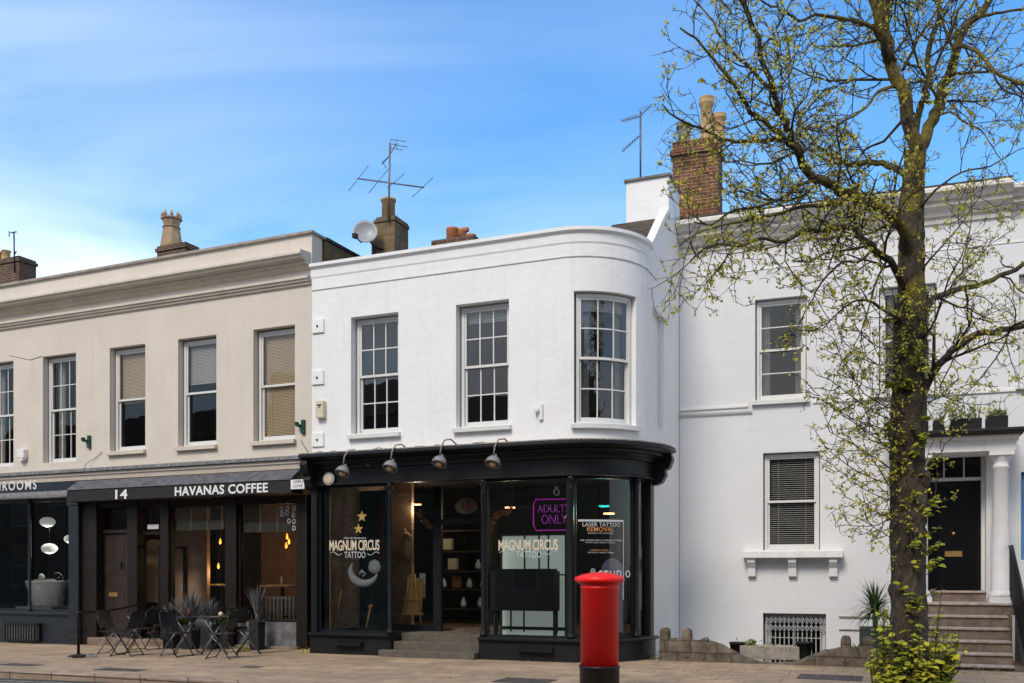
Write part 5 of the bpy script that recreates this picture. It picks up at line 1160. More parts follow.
# deer head
dh = thing('deer_head', 'brown mounted deer head high behind the glass beside the doorway', 'animal head', WP(404, 545, 1.9), -WF.t)
FUR = mat('deer_fur', (0.34, 0.22, 0.14), 0.9, 0.25, 14)
MB().tube([(-.12, .2, -.2), (-.02, .08, -.05), (.06, 0, .12), (.10, -.04, .2)], [.19, .15, .10, .085], 12).tube([(.07, -.02, .2), (.16, -.1, .17), (.25, -.17, .11)], [.08, .065, .035], 10).tube([(.05, .04, .24), (-.04, .1, .34)], [.035, .01], 6).tube([(.12, .0, .25), (.15, .12, .36)], [.035, .01], 6).build('head_and_neck', FUR, dh)
# shelves with objects seen through the doorway
sh = thing('shelf_unit', 'dark shelves of small ornaments seen through the open shop doorway', 'shelf', WP(462, 629, 3.0), -WF.t); sh.location.z = 0.5
k = MB().box(-.7, -.66, 0, .35, 0, 2.3).box(.66, .7, 0, .35, 0, 2.3)
for z in (.3, .72, 1.12, 1.55, 2.0): k.box(-.66, .66, 0, .35, z, z+.03)
k.build('shelf_frame', mat('shelf_dark_wood', (0.05, 0.035, 0.025), 0.6), sh)
items = [(.33, 1.15, 'white_jar', 0), (-.30, 1.15, 'picture', 1), (.12, .75, 'vase', 0), (-.5, .75, 'bottle', 0), (-.2, .75, 'book', 1), (.45, .75, 'bottle', 0), (-.02, .33, 'white_bowl', 0), (.38, .33, 'white_jar', 0), (-.42, 1.58, 'lamp_box', 1)]
wh = ['pale jar on the shelf right of centre behind the doorway', 'small cream picture on the upper shelf behind the doorway', 'pale slim vase on the middle shelf behind the doorway', 'pale bottle at the left of the middle shelf', 'row of brown books on the middle shelf', 'pale bottle at the right of the middle shelf', 'white bowl on the lowest lit shelf', 'white jar at the right of the lowest shelf', 'cream box on the top shelf behind the doorway']
for (x, z, nm, bx_), lb in zip(items, wh):
    m_ = LGREY if bx_ == 0 else mat('cream_card', (0.42, 0.38, 0.28), 0.7, 0.2)
    if nm == 'book': m_ = mat('brown_books', (0.16, 0.08, 0.04), 0.7, 0.5, 30)
    k = MB().box(-.1, .1, 0, .12, 0, .24) if bx_ else MB().lathe([(.05, 0), (.07, .06), (.05, .14), (.025, .18), (.03, .21)], 12)
    P = sh.location+WF.d*x+WF.n*.12; k = k.build(nm, m_, None, (P.x, P.y, .5+z+.031)); k.rotation_euler = (0, 0, -WF.t); tag(k, lb, nm.replace('_', ' '))
# backlit paper screen, counter and neon sign in the right-hand window
x0, x1 = WF.u(500.5, .9), WF.u(566.5, .9)
cs = thing('paper_screen', 'black framed pale green paper screen in the right-hand shop window', 'screen', WF.world(x0, .9, .3), -WF.t)
zt = WF.z(533, 534, .9)-.3; zbm = WF.z(533, 632, .9)-.3; wd_ = x1-x0
PAPER = mat('backlit_paper', (0.42, 0.50, 0.44), 0.8, 0.06, 3, emit=0.22)
MB().box(0.02, wd_-.02, .02, .03, .02, zt-.02).build('paper', PAPER, cs)
k = MB().box(0, .03, -.01, .05, 0.02, zt).box(wd_-.03, wd_, -.01, .05, 0.02, zt).box(0, wd_, -.005, .045, zt-.03, zt).box(0, wd_, -.005, .045, zt*.62, zt*.62+.025).box(0, wd_, -.005, .045, .24, .30)
for q, a, b in ((.36, .62, 1), (.58, .3, 1), (.72, .62, 1), (.18, .3, .62), (.85, .1, .62), (.35, 0.1, .3), (.15, 0.1, .3)): k.box(wd_*q, wd_*q+.025, -.004, .044, zt*a, zt*b)
k.build('screen_frame', BLACKM, cs)
hz = WF.z(533, 571, .4)-WF.z(533, 611, .4)
k = MB().box(0, wd_*.93, 0, .3, 0, hz).box(wd_*.05, wd_*.9, .02, .28, hz, hz+.04).build('counter', mat('black_counter', (0.008, 0.009, 0.011), 0.5), None, WF.world(x0+.03, .4, WF.z(533, 611, .4))); k.rotation_euler = (0, 0, -WF.t)
tag(k, 'black counter across the lower middle of the right-hand shop window', 'counter')
MB().box(0.02, .05, .05, .2, .301-WF.z(533, 611, .5), 0.0).box(wd_*.9, wd_*.9+.03, .05, .2, .301-WF.z(533, 611, .5), 0.0).build('support', BLACKM, k)
nn = thing('neon_sign', 'magenta neon sign in a rounded box in the right-hand shop window', 'neon sign', WF.org, -WF.t)
NEON = mat('magenta_neon', (0.62, 0.02, 0.52), 0.4, 0, 1, emit=0.2); NEON2 = mat('violet_neon', (0.34, 0.03, 0.40), 0.4, 0, 1, emit=0.12)
v = .45; p = [Wp(533.5, 504, v), Wp(533.5, 525, v), Wp(536, 530.5, v), Wp(569, 530, v), Wp(570, 502, v), Wp(570, 499, v), Wp(536, 499.5, v), Wp(533.5, 504, v)]
MB().tube(p, .010, 8).build('neon_border', NEON, nn)
def ntext(s, a, b, y0, y1): 
    pm = (a+b)/2; return text(s, 'neon_lettering', NEON2, nn, WF.u(a, v), WF.u(b, v), WF.z(pm, y1, v), WF.z(pm, y0, v), v, -0.005)
ntext('ADULTS', 537.5, 569, 504.5, 512.5); ntext('ONLY!', 541.5, 569, 514.5, 524)
for a, b in ((545, 500), (560, 499)): MB().tube([Wp(a, b, v), (WF.u(a, v), v, 3.5)], .004, 4).build('neon_cable', BLACKM, nn)
hk = MB().tube([(0.045*math.cos(q/8*PI), 0, 0.055*math.sin(q/8*PI)) for q in range(17)], .012, 6).box(-.03, .03, -.01, .01, .055, .1).build('wall_clock_ring', LGREY, None, WP(556.5, 492, .3)); tag(hk, 'small pale ring hanging high in the right-hand shop window', 'ring')
GLOWW = mat('warm_strip_lamp', (0.9, 0.5, 0.25), 0.5, 0, 1, emit=1.2)
for px, py, v, lb, m_ in ((510, 507.5, 2.0, 'short warm strip lamp at the ceiling of the right-hand shop window', GLOWW), (416.5, 504.5, 2.2, 'short warm strip lamp above the deer head', GLOWW), (609, 513.5, 1.6, 'short warm strip lamp behind the curved pane', GLOWW), (604, 506, 1.6, 'teal strip lamp behind the curved pane', mat('teal_strip', (0.02, 0.35, 0.33), 0.5, 0, 1, emit=0.5))):
    t = MB().box(-.1, .1, -.02, .02, -.015, .015).build('strip_lamp', m_, None, WP(px, py, v)); tag(t, lb, 'strip lamp')
    l = bpy.data.lights.new('strip_light', 'POINT'); l.energy = 9; l.color = (1, .75, .5) if m_ is GLOWW else (.3, 1, .9); l.shadow_soft_size = .1; lo = bpy.data.objects.new('strip_light', l); COL.objects.link(lo); lo.parent = t; lo.location = (0, 0, -.1)
# garland of dried flowers
k = MB(); rg = random.Random(11)
for (a, b, c, d) in ((487, 530, 497, 512), (497, 512, 512, 507), (418, 512, 432, 527)):
    for i in range(60): q = rg.random(); P = WP(a+(c-a)*q+rg.uniform(-1.5, 1.5), b+(d-b)*q+3*math.sin(q*3)+rg.uniform(-1.5, 1.5), 1.4); bush(k, P, .03, 2, .05, rg)
tag(k.build('dried_garland', leafmat('dried_leaf', (0.20, 0.07, 0.04), (0.30, 0.14, 0.07))), 'dried reddish garland strung across the shop ceiling', 'garland')
# ================================================================== STREET THINGS
P = rayp(599.5, 11.95); P.z = gz(P)
pb = thing('pillar_box', 'round red pillar box with a domed cap and black foot on the pavement edge', 'postbox', P, R(90))
rb = 0.238; zb_, zc_ = 0.38, 1.345
MB().lathe([(rb+.012, -0.05), (rb+.012, zb_-.03), (rb+.02, zb_-.025), (rb+.02, zb_), (rb-.01, zb_)], 48).build('foot', BLACK, pb)
MB().lathe([(rb, zb_-.01), (rb, zc_-.0), (rb+.006, zc_+.003), (rb+.006, zc_+.022), (rb, zc_+.026), (rb, zc_+.04), (rb+.018, zc_+.055)], 48).build('body', REDP, pb)
MB().lathe([(rb+.0, zc_+.05), (rb+.055, zc_+.085), (rb+.072, zc_+.092), (rb+.075, zc_+.105), (rb+.075, zc_+.135), (rb+.062, zc_+.146), (rb-.02, zc_+.176), (rb-.12, zc_+.198), (0.03, zc_+.206)], 48).build('cap', REDP, pb)
k = MB()
for i in range(-8, 9):
    q = i/8*R(50); k.box(-.03, .0, -.012, .012, .47, 1.28) if False else None
n = 14; vs = []; fs = []
for i in range(n+1):
    q = R(-62)+R(124)*i/n; vs += [((rb+.004)*math.cos(q), (rb+.004)*math.sin(q), .50), ((rb+.004)*math.cos(q), (rb+.004)*math.sin(q), 1.17)]
for i in range(n): fs.append((2*i, 2*i+2, 2*i+3, 2*i+1))
MB().add(vs, fs, True).build('door', REDP, pb)
MB().box(.22, .262, -.13, .13, 1.26, 1.31).build('posting_slot', REDP, pb, bevel=.006)
# retractable barrier
P = ground_at(78.5, 656.5)
bp0 = thing('barrier_post', 'black barrier post with a round base and a belt stretched to the coffee shop', 'barrier post', P)
hpo = (656.5-611)/(FPX/P.y)
MB().lathe([(.19, 0), (.19, .015), (.12, .035), (.04, .05), (.03, .07)], 24).build('base', BLACK, bp0)
MB().lathe([(.027, .05), (.027, hpo-.06), (.034, hpo-.055), (.034, hpo)], 16).build('post', BLACK, bp0)
Q = LF.world(LF.u(141), -0.02, LF.z(141, 603.5)); d = Q-P
k = MB(); n = 14; vs = []; fs = []
for i in range(n+1):
    t_ = i/n; p = Vector((d.x*t_, d.y*t_, (hpo-.03)*(1-t_)+d.z*t_-.10*4*t_*(1-t_)*.5)); vs += [p+Vector((0, 0, .024)), p-Vector((0, 0, .024)), p+Vector((0, .004, -.024)), p+Vector((0, .004, .024))]
for i in range(n):
    for j in range(4): q = (j+1) % 4; fs.append((i*4+j, i*4+q, i*4+4+q, i*4+4+j))
k.add(vs, fs).build('belt', BLACKM, bp0)
P = ground_at(85, 657.5); fb_ = thing('cable_drum', 'low grey and black weight lying on the paving beside the barrier post', 'weight', P, R(20))
MB().box(-.22, .0, -.08, .08, 0, .06).build('foot', BLACKM, fb_, bevel=.02); MB().box(.02, .2, -.06, .06, .0, .05).box(.04, .16, -.03, .03, .05, .075).build('weight_body', mat('scuffed_grey', (0.2, 0.2, 0.19), .7, .4, 20), fb_, bevel=.02)
fb_.name = 'ground_weight'
# folding bistro chair
def make_chair(label):
    t = thing('folding_chair', label, 'chair', (0, 0, 0), 0, 'folding bistro chairs outside the coffee shop')
    w_ = 0.21                                      # faces +x
    def U(pts, name, m=BLACK, r=.011):
        k = MB()
        for s in (-1, 1): k.tube([(x, s*w_*ww, z) for x, ww, z in pts], r, 8)
        return k
    # back uprights run down and forward to the front feet; seat supports cross to the rear feet
    k = U([(.24, 1, 0), (-.02, 1, .36), (-.17, 1, .62), (-.21, 1, .80)], 'f'); k.tube([(-.21, -w_, .80), (-.225, -w_*.75, .86), (-.228, 0, .875), (-.225, w_*.75, .86), (-.21, w_, .80)], .011, 8); k.tube([(.225, -w_, .02), (.225, w_, .02)], .009, 6); k.build('back_frame', BLACK, t)
    k = U([(-.22, .9, 0), (.0, .9, .28), (.16, .9, .445)], 'r'); k.tube([(-.20, -w_*.9, .025), (-.20, w_*.9, .025)], .009, 6).tube([(.16, -w_*.9, .445), (.16, w_*.9, .445)], .009, 6); k.build('leg_frame', STEEL, t)
    MB().prismz([(-.18, -.18), (-.12, -.2), (.16, -.2), (.21, -.17), (.23, 0), (.21, .17), (.16, .2), (-.12, .2), (-.18, .18)], .445, .462).build('seat', DGREY, t, bevel=.005)
    k = MB(); n = 8; vs = []; fs = []
    for i in range(n+1):
        y = -w_*.98+2*w_*.98*i/n; cvx = -.02*(1-(y/w_)**2)
        for (x, z) in ((-.115, .53), (-.17, .62), (-.20, .74), (-.218, .845 if abs(y) < w_*.8 else .82)): vs.append((x+cvx, y, z))
    for i in range(n):
        for j in range(3): a = i*4+j; fs.append((a, a+4, a+5, a+1))
    vs2 = [(x+.008, y, z) for x, y, z in vs]; o_ = len(vs)
    k.add(vs+vs2, fs+[tuple(q+o_ for q in reversed(f)) for f in fs], True).build('backrest', DGREY, t)
    return t
ch = make_chair('folding black chair nearest the barrier post, facing right with nothing on it')
def put(o, px, py, deg): P = ground_at(px, py); o.location = P; o.rotation_euler = (0, 0, R(deg)); return P
put(ch, 113, 654, -12)
for px, py, deg, lb in ((146, 650, 158, 'folding black chair facing left, close to the dark doorway'), (176, 656.5, -25, 'folding black chair in front of the left round table, its back to the doorway'),
                        (223, 658.5, 172, 'frontmost folding black chair, seen side on right of the round table'), (249, 654, 195, 'rightmost folding black chair with its tall back before the right-hand window'),
                        (200, 646, -80, 'folding black chair behind the round table, against the planters'),
                        (128, 656, 165, 'folding black chair left of centre with a clear gap before it'), (162, 645, -60, 'folding black chair half hidden behind the left round table'), (236, 648, 120, 'folding black chair between the two tall chairs, backing the planters')):
    c = dup(ch, (0, 0, 0), 0, lb); put(c, px, py, deg)
def bistro(px, py, label):
    P = ground_at(px, py); t = thing('bistro_table', label, 'table', P, R(20), 'round bistro tables outside the coffee shop')
    MB().lathe([(.05, .70), (.29, .70), (.30, .708), (.30, .722), (.28, .728), (.02, .728)], 30).build('table_top', DGREY, t)
    k = MB()
    for s in (-1, 1): k.tube([(.24, s*.18, 0), (-.2, s*.18, .70)], .011, 8).tube([(-.24, s*.15, 0), (.2, s*.15, .70)], .011, 8)
    k.tube([(.2, -.18, .06), (.2, .18, .06)], .009, 6).tube([(-.2, -.15, .06), (-.2, .15, .06)], .009, 6); k.build('crossed_legs', STEEL, t); return t
T1 = bistro(186, 653, 'round black folding table with a small cup in the middle of the seating')
T2 = bistro(214, 654, 'round black folding table nearer the right-hand chairs, partly behind one')
T3 = bistro(136, 646, 'small round black table tucked beside the coffee shop doorway')
T3.scale = (.9, .9, 1)
def ontable(T, dx, dy, mb, nm, m, lb, cat): o = mb.build(nm, m, None, T.location+Vector((dx, dy, .729))); tag(o, lb, cat)
ontable(T1, .08, -.05, MB().lathe([(.025, 0), (.03, .08), (.02, .12), (.018, .15)], 12), 'pepper_pot', mat('dark_red_pot', (0.12, 0.03, 0.03), 0.4), 'small dark red pot on the middle round table', 'pot')
ontable(T2, .1, .1, MB().lathe([(.03, 0), (.045, .03), (.045, .06), (.02, .085)], 12), 'sugar_bowl', CREAM, 'small cream bowl on the round table nearer the right-hand chairs', 'bowl')
# planters with sword leaves
def sword(label, px, py, v, hbox, n, L, spread, boxr=(.14, .14), shade='grey'):
    z0 = 0.0; x = LF.u(px, v); P = LF.world(x, v, 0); P.z = gz(P); t = thing('planter', label, 'planter', P, -LF.t, 'sword leaved planters outside the coffee shop')
    w_, d_ = boxr
    MB().prismx([(-d_*.85, 0), (-d_, hbox), (-d_+.02, hbox), (-d_+.03, hbox-.04), (d_-.03, hbox-.04), (d_-.02, hbox), (d_, hbox), (d_*.85, 0)], -w_, w_).build('box', BLACKM, t, bevel=.008)
    k = MB(); g_ = random.Random(px)
    for i in range(n):
        q = g_.uniform(0, 2*PI); el = g_.uniform(.45, 1.5) if spread > .5 else g_.uniform(.95, 1.55)
        leaf_blade(k, (g_.uniform(-.03, .03), g_.uniform(-.03, .03), hbox+.12), (math.cos(q)*math.cos(el), .6*math.sin(q)*math.cos(el), math.sin(el)), L*g_.uniform(.85, 1.15), .055, .05, 4)
    k.tube([(0, 0, hbox-.05), (0, 0, hbox+.15)], .035, 8)
    k.build('sword_leaves', leafmat('slate_leaf', (0.075, 0.08, 0.09), (0.14, 0.15, 0.165), .1), t)
    return t
sword('black box planter with a small slate grey yucca by the doorway post', 172, 0, -.42, .42, 45, .46, 1)
sword('black box planter with the largest slate grey fan of sword leaves', 190.5, 0, -.5, .45, 80, .62, 1)
sword('black box planter with a mid sized slate grey yucca right of the largest fan', 211, 0, -.42, .45, 55, .5, 1)
sword('tall black planter of upright slate grey leaves before the right-hand window', 257, 0, -.36, .62, 34, .55, .3, (.12, .12))
for px, lb in ((181, 'green shrub in a long black trough left of the largest grey fan'), (220, 'green shrub in a black trough beside the window post')):
    x = LF.u(px, -.28); P = LF.world(x, -.22, 0); P.z = gz(P); t = thing('planter', lb, 'planter', P, -LF.t, 'green shrubs outside the coffee shop')
    MB().box(-.24, .24, -.1, .1, 0, .5).build('box', BLACKM, t, bevel=.01); k = MB(); g_ = random.Random(px)
    for i in range(90): q = g_.uniform(0, 2*PI); el = g_.uniform(.2, 1.5); leaf_blade(k, (g_.uniform(-.15, .15), g_.uniform(-.05, .05), .48), (math.cos(q)*math.cos(el), .5*math.sin(q)*math.cos(el), math.sin(el)), g_.uniform(.15, .36), .045, .9, 4)
    k.build('shrub', MIDG, t)
# weeds and litter
def weeds(px, py, r, n, m, lb, size=.05):
    P = ground_at(px, py); k = MB(); bush(k, (0, 0, .01), r, n, size, rng, .5); t = k.build('weeds', m, None, P); tag(t, lb, 'weeds')
weeds(244, 651, .13, 150, YELG, 'clump of yellow flowering weeds at the foot of the right-hand coffee shop post', .035)
weeds(306, 653, .12, 60, YELG, 'yellow weeds at the corner between the two shopfronts', .03)
weeds(657, 659.5, .16, 70, MIDG, 'green weeds at the foot of the garden wall beside the black shopfront', .04)
weeds(135, 651, .07, 25, YELG, 'small yellow weeds by the coffee shop door step', .03)
k = MB(); rl_ = random.Random(5)
for i in range(900):
    if i < 620: px = rl_.uniform(650, 1010); py = 668+abs(rl_.gauss(0, 4.5)) if i < 380 else rl_.uniform(664, 683)
    else: px = rl_.uniform(120, 640); py = rl_.uniform(661, 683)
    P = ground_at(px, py); s = rl_.uniform(.012, .032); q = rl_.uniform(0, PI); a = Vector((math.cos(q), math.sin(q), rl_.uniform(-.2, .2)))*s; b = Vector((-math.sin(q), math.cos(q), rl_.uniform(-.2, .2)))*s*.6
    P.z += .012; k.add([P-a, P+b, P+a, P-b], [(0, 1, 2, 3)])
o = k.build('fallen_catkins', leafmat('litter', (0.30, 0.17, 0.03), (0.5, 0.34, 0.07), .1)); o['kind'] = 'stuff'
IRON = mat('manhole_iron', (0.07, 0.06, 0.055), 0.7, 0.3, 20, 0.4, 60)
for px, py, wx, wy, lb in ((830, 677.5, .45, .35, 'dark grey manhole cover in the pavement in front of the garden wall'), (122, 670, .45, .16, 'dark grey manhole cover in the pavement before the coffee shop'), (22, 665, .4, .15, 'dark grey manhole cover in the pavement at the far left'), (252, 667, .16, .1, 'small round-cornered access cover right of the folding chairs'), (525, 681, .4, .3, 'dark grey manhole cover left of the red pillar box')):
    P = ground_at(px, py); t = MB().box(-wx, wx, -wy, wy, -.02, .006).build('manhole_cover', IRON, None, P); t.rotation_euler = (0, 0, -WF.t); tag(t, lb, 'manhole cover')

# ================================================================== TREE
TT = 10.6
TB = rayp(908, TT); TB.z = gz(TB)
tr = thing('lime_tree', 'tall half bare lime tree with fresh yellow green leaves on the right pavement', 'tree', TB)
def tp(px, py, dy=0.0): t = TT+dy; return Vector(((px-CX)/FPX*t, t, EYE+(HY-py)/FPX*t))-TB
g = random.Random(21)
TRUNK = MB(); BR = MB(); TW = MB(); LV = MB()
def leafq(p, s):
    a = Vector((g.gauss(0, 1), g.gauss(0, 1), g.gauss(-.3, .7))).normalized(); b = a.orthogonal().normalized(); b = Matrix.Rotation(g.uniform(0, 2*PI), 3, a) @ b
    c_ = b*s*.42; a = a*s
    LV.add([p, p+a*.45+c_, p+a, p+a*.5-c_], [(0, 1, 2, 3)])
def spray(path, r0, r1, mbx, n):                # tube along a path with a smoothed curve
    P = [path[0]]
    for i in range(len(path)-1):
        a = path[max(i-1, 0)]; b = path[i]; c = path[i+1]; d = path[min(i+2, len(path)-1)]
        for t_ in (.33, .66, 1.0):
            P.append(0.5*((2*b)+(c-a)*t_+(2*a-5*b+4*c-d)*t_*t_+(3*b-a-3*c+d)*t_**3))
    m_ = len(P)-1; P = [p+Vector((g.gauss(0, 1), g.gauss(0, 1), g.gauss(0, 1)))*min(r0*.25, .02) if 0 < i < m_ else p for i, p in enumerate(P)]
    rs = [r0+(r1-r0)*(i/m_)**.85 for i in range(m_+1)]
    rs = [r*(1+g.uniform(-.06, .1)) for r in rs]
    mbx.tube(P, rs, n); return P, rs
CNT = [0, 0]
def twig(p, d, L, r, lev, leafy):
    wp_ = p+TB+d.normalized()*L*.8
    if CX+FPX*wp_.x/wp_.y < 654+max(0, wp_.z-7.4)*14: return
    r = max(r, .0038)
    n = 4 if lev > 2 else 5; P = [p.copy()]; dd = d.normalized(); seg = L/n
    zig = .22 if lev < 3 else .3
    for i in range(n):
        dd = (dd+Vector((g.gauss(0, zig), g.gauss(0, zig), g.gauss(0, zig)+(.07 if lev < 3 else -.02)))).normalized(); P.append(P[-1]+dd*seg)
    end = .45 if lev < 3 else .5
    (BR if r > .012 else TW).tube(P, [r*(1-(1-end)*i/n) for i in range(n+1)], 5 if r > .012 else 3, cap=False); CNT[0] += 1
    if lev >= 3:
        for i in range(1, n+1):
            if g.random() < leafy*(.85 if i == n else .5):
                for _ in range(g.choice((1, 1, 2))): leafq(P[i]+Vector((g.gauss(0, .012), g.gauss(0, .012), g.gauss(0, .012))), g.uniform(.019, .041)); CNT[1] += 1
    if lev >= 4: return
    step = {1: .125, 2: .11, 3: .12}[lev]; m_ = max(2, int(L/step)); k = 1
    for i in range(m_):
        q = (i+.6+g.uniform(-.3, .3))/m_; q = min(max(q, .12), 1.0); f = q*n; j = min(int(f), n-1); pp = P[j].lerp(P[j+1], f-j); dir_ = (P[j+1]-P[j]).normalized()
        s = dir_.cross(Vector((0, 0, 1))); s = s.normalized() if s.length > .05 else Vector((1, 0, 0)); s = Matrix.Rotation(g.uniform(-1.2, 1.2)+(0 if k > 0 else PI), 3, dir_) @ s; k = -k
        nd = dir_*g.uniform(.45, .9)+s*g.uniform(.6, 1.0)+Vector((0, 0, g.uniform(-.12, .2)))
        twig(pp, nd, L*g.uniform(.38, .62)*(1.1-.45*q), r*(.62-.2*q), lev+1, leafy)
def limb(pts, r0, r1, leafy=.6, dens=.30, Lc=1.25, n=8, start=.12, mbx=None, lev=1):
    r0 *= .72; r1 *= .75
    P, rs = spray([tp(*p) for p in pts], r0, r1, mbx or BR, n)
    dist = 0; nxt = 0; tot = sum((b-a).length for a, b in zip(P, P[1:])); k = 1
    for i in range(len(P)-1):
        seg = (P[i+1]-P[i]).length; dirn = (P[i+1]-P[i]).normalized()
        while nxt <= dist+seg:
            q = nxt/tot
            if q > start:
                pp = P[i].lerp(P[i+1], (nxt-dist)/max(seg, 1e-6)); s = dirn.cross(Vector((0, 1, 0))); s = s.normalized() if s.length > .05 else Vector((1, 0, 0))
                s = Matrix.Rotation(g.gauss(0, .75)+(0 if k > 0 else PI), 3, dirn) @ s; k = -k
                rr = rs[i]*.42; twig(pp, dirn*g.uniform(.3, .9)+s*g.uniform(.6, 1), Lc*g.uniform(.55, 1.15)*(1-.35*q), min(max(rr, .006), .017), lev, leafy)
            nxt += dens*g.uniform(.7, 1.3)
        for _ in range(int(seg*(10 if lev == 1 else 8)*leafy)):
            a_ = Vector((g.gauss(0, 1), g.gauss(0, 1), g.gauss(0, 1))).normalized()*(rs[i]+.01); leafq(P[i].lerp(P[i+1], g.random())+a_, g.uniform(.025, .05))
        dist += seg
    e = (P[-1]-P[-2]).normalized(); twig(P[-1], e, Lc*.7, max(r1*.8, .006), min(lev+1, 3), leafy)
# trunk
tp_pts = [(907, 716, 0), (907.5, 690, 0), (908, 640, 0), (908, 580, 0), (908, 510, 0), (908.5, 440, 0), (909, 370, 0), (911, 300, 0), (911.5, 240, 0), (913, 190, 0), (915, 150, 0)]
tpv = [tp(*p) for p in tp_pts]; rad = [.25, .21, .185, .178, .18, .18, .165, .145, .125, .112, .105]
P = [tpv[0]]; RS = [rad[0]]
for i in range(len(tpv)-1):
    for j in range(1, 13): q = j/12; P.append(tpv[i].lerp(tpv[i+1], q)+Vector((g.gauss(0, .003), g.gauss(0, .003), 0))); RS.append((rad[i]*(1-q)+rad[i+1]*q))
TRUNK.tube(P, RS, 44)
def rough(start):                             # knobs and ridges in the trunk's surface
    from mathutils import noise
    for i in range(start, len(TRUNK.v)):
        v_ = Vector(TRUNK.v[i]); j = min(range(len(P)), key=lambda q: abs(P[q].z-v_.z)); c_ = P[j]; d_ = Vector((v_.x-c_.x, v_.y-c_.y, 0))
        if d_.length > 1e-4:
            a_ = noise.noise(Vector((d_.normalized().x*3, d_.normalized().y*3, v_.z*1.3)))*.030+noise.noise(Vector((v_.x*14, v_.y*14, v_.z*2.2)))*.034
            TRUNK.v[i] = tuple(v_+d_.normalized()*a_)
rough(0)
for z_, q, s in ((2.0, 1.9, .1), (2.55, -.6, .09), (3.1, 3.4, .11), (1.35, 2.6, .06), (3.7, 3.9, .09)):       # burrs
    j = min(range(len(P)), key=lambda i: abs(P[i].z-z_)); c_ = P[j]+Vector((math.cos(q), math.sin(q), 0))*RS[j]*.85
    TRUNK.lathe([(.01, -s*1.5), (s*.7, -s), (s, 0), (s*.75, s*.9), (.01, s*1.4)], 12, tuple(c_))
# main stems
limb([(914, 158, 0), (908, 118, -.1), (901, 88, -.15), (890, 55, -.2), (884, 20, -.3), (880, -40, -.3), (878, -110, -.2)], .115, .05, .55, .30, 1.3, 12, .25)
limb([(914, 160, 0), (927, 132, .15), (936, 112, .25), (943, 88, .3), (955, 55, .4), (962, 32, .5), (985, 2, .5), (1000, -40, .5), (1010, -100, .6)], .10, .045, .5, .30, 1.3, 12, .2)
limb([(910, 200, 0), (914, 150, .25), (922, 104, .45), (929, 82, .5), (927, 52, .5), (937, 25, .6), (939, 8, .6), (932, -45, .7)], .062, .03, .5, .3, 1.1, 9, .3)
limb([(888, 60, -.2), (880, 30, -.4), (871, 0, -.5), (862, -50, -.6)], .065, .04, .55, .3, 1.2, 9)
limb([(884, 20, -.3), (893, -5, -.1), (905, -60, 0)], .06, .04, .55, .3, 1.2, 9)
# limbs to the left
limb([(911, 262, 0), (903, 234, -.2), (890, 214, -.4), (873, 204, -.5), (852, 197, -.7), (833, 189, -.8), (816, 175, -.9), (802, 158, -1.0), (791, 140, -1.1), (784, 118, -1.2), (775, 92, -1.3), (762, 58, -1.4), (750, 26, -1.5), (737, -8, -1.6)], .098, .022, .62, .24, 1.25, 10, .1)
limb([(802, 158, -1.0), (789, 143, -1.2), (772, 127, -1.4), (752, 112, -1.5), (738, 92, -1.7), (722, 70, -1.8), (704, 48, -1.9), (680, 28, -2.0)], .045, .012, .7, .24, 1.1, 7, .1)
limb([(787, 139, -1.1), (765, 141, -1.3), (742, 142, -1.4), (722, 138, -1.5), (700, 128, -1.6), (676, 118, -1.7), (662, 104, -1.7)], .034, .01, .75, .22, .9, 7, .15)
limb([(772, 92, -1.3), (752, 70, -1.2), (732, 52, -1.1), (712, 22, -1.0), (694, 0, -.9)], .03, .01, .7, .24, .95, 7, .1)
limb([(910, 178, 0), (894, 168, .3), (877, 162, .5), (862, 163, .6), (851, 165, .7), (836, 158, .8), (824, 151, .9), (812, 140, 1.0), (799, 118, 1.1), (791, 90, 1.2), (789, 60, 1.3), (786, 30, 1.4)], .055, .012, .6, .24, 1.1, 8, .15)
limb([(895, 62, -.2), (873, 28, -.4), (856, 22, -.6), (838, 18, -.8), (816, 15, -1.0), (800, 21, -1.1), (785, 12, -1.2), (772, 6, -1.3), (750, -6, -1.4)], .038, .010, .6, .24, 1.0, 7, .15)
limb([(895, 86, -.1), (878, 92, -.4), (866, 108, -.6), (846, 120, -.8), (826, 130, -.9)], .03, .010, .75, .22, .9, 6, .15)
limb([(903, 120, 0), (884, 140, .3), (866, 150, .4), (846, 170, .5), (822, 178, .6)], .026, .010, .7, .24, .9, 6, .15)
# low left limbs over the white walls
limb([(907, 292, 0), (893, 268, -.3), (877, 250, -.5), (864, 238, -.6), (848, 226, -.8), (830, 230, -1.0), (806, 231, -1.2), (782, 241, -1.4), (760, 238, -1.5), (735, 246, -1.7), (712, 246, -1.9), (690, 262, -2.0)], .062, .010, .75, .19, 1.05, 8, .1)
limb([(850, 199, -.7), (830, 205, -.9), (802, 206, -1.1), (776, 214, -1.3), (750, 220, -1.5), (722, 226, -1.7), (700, 232, -1.8), (680, 246, -1.9)], .036, .009, .75, .2, .95, 7, .1)
limb([(825, 184, -.8), (806, 182, -1.0), (786, 196, -1.2), (760, 206, -1.4), (734, 210, -1.5), (712, 224, -1.6), (694, 222, -1.7)], .03, .009, .75, .22, .95, 6, .1)
limb([(874, 248, -.5), (858, 262, -.6), (843, 262, -.7), (826, 276, -.8), (812, 300, -.9), (800, 322, -1.0)], .024, .008, .8, .18, .85, 6, .1)
limb([(886, 262, -.4), (875, 285, -.5), (868, 312, -.6), (858, 338, -.7)], .02, .007, .85, .18, .7, 6, .1)
limb([(905, 322, 0), (886, 312, -.3), (866, 300, -.5), (846, 306, -.7), (824, 328, -.9)], .026, .008, .8, .18, .85, 6, .1)
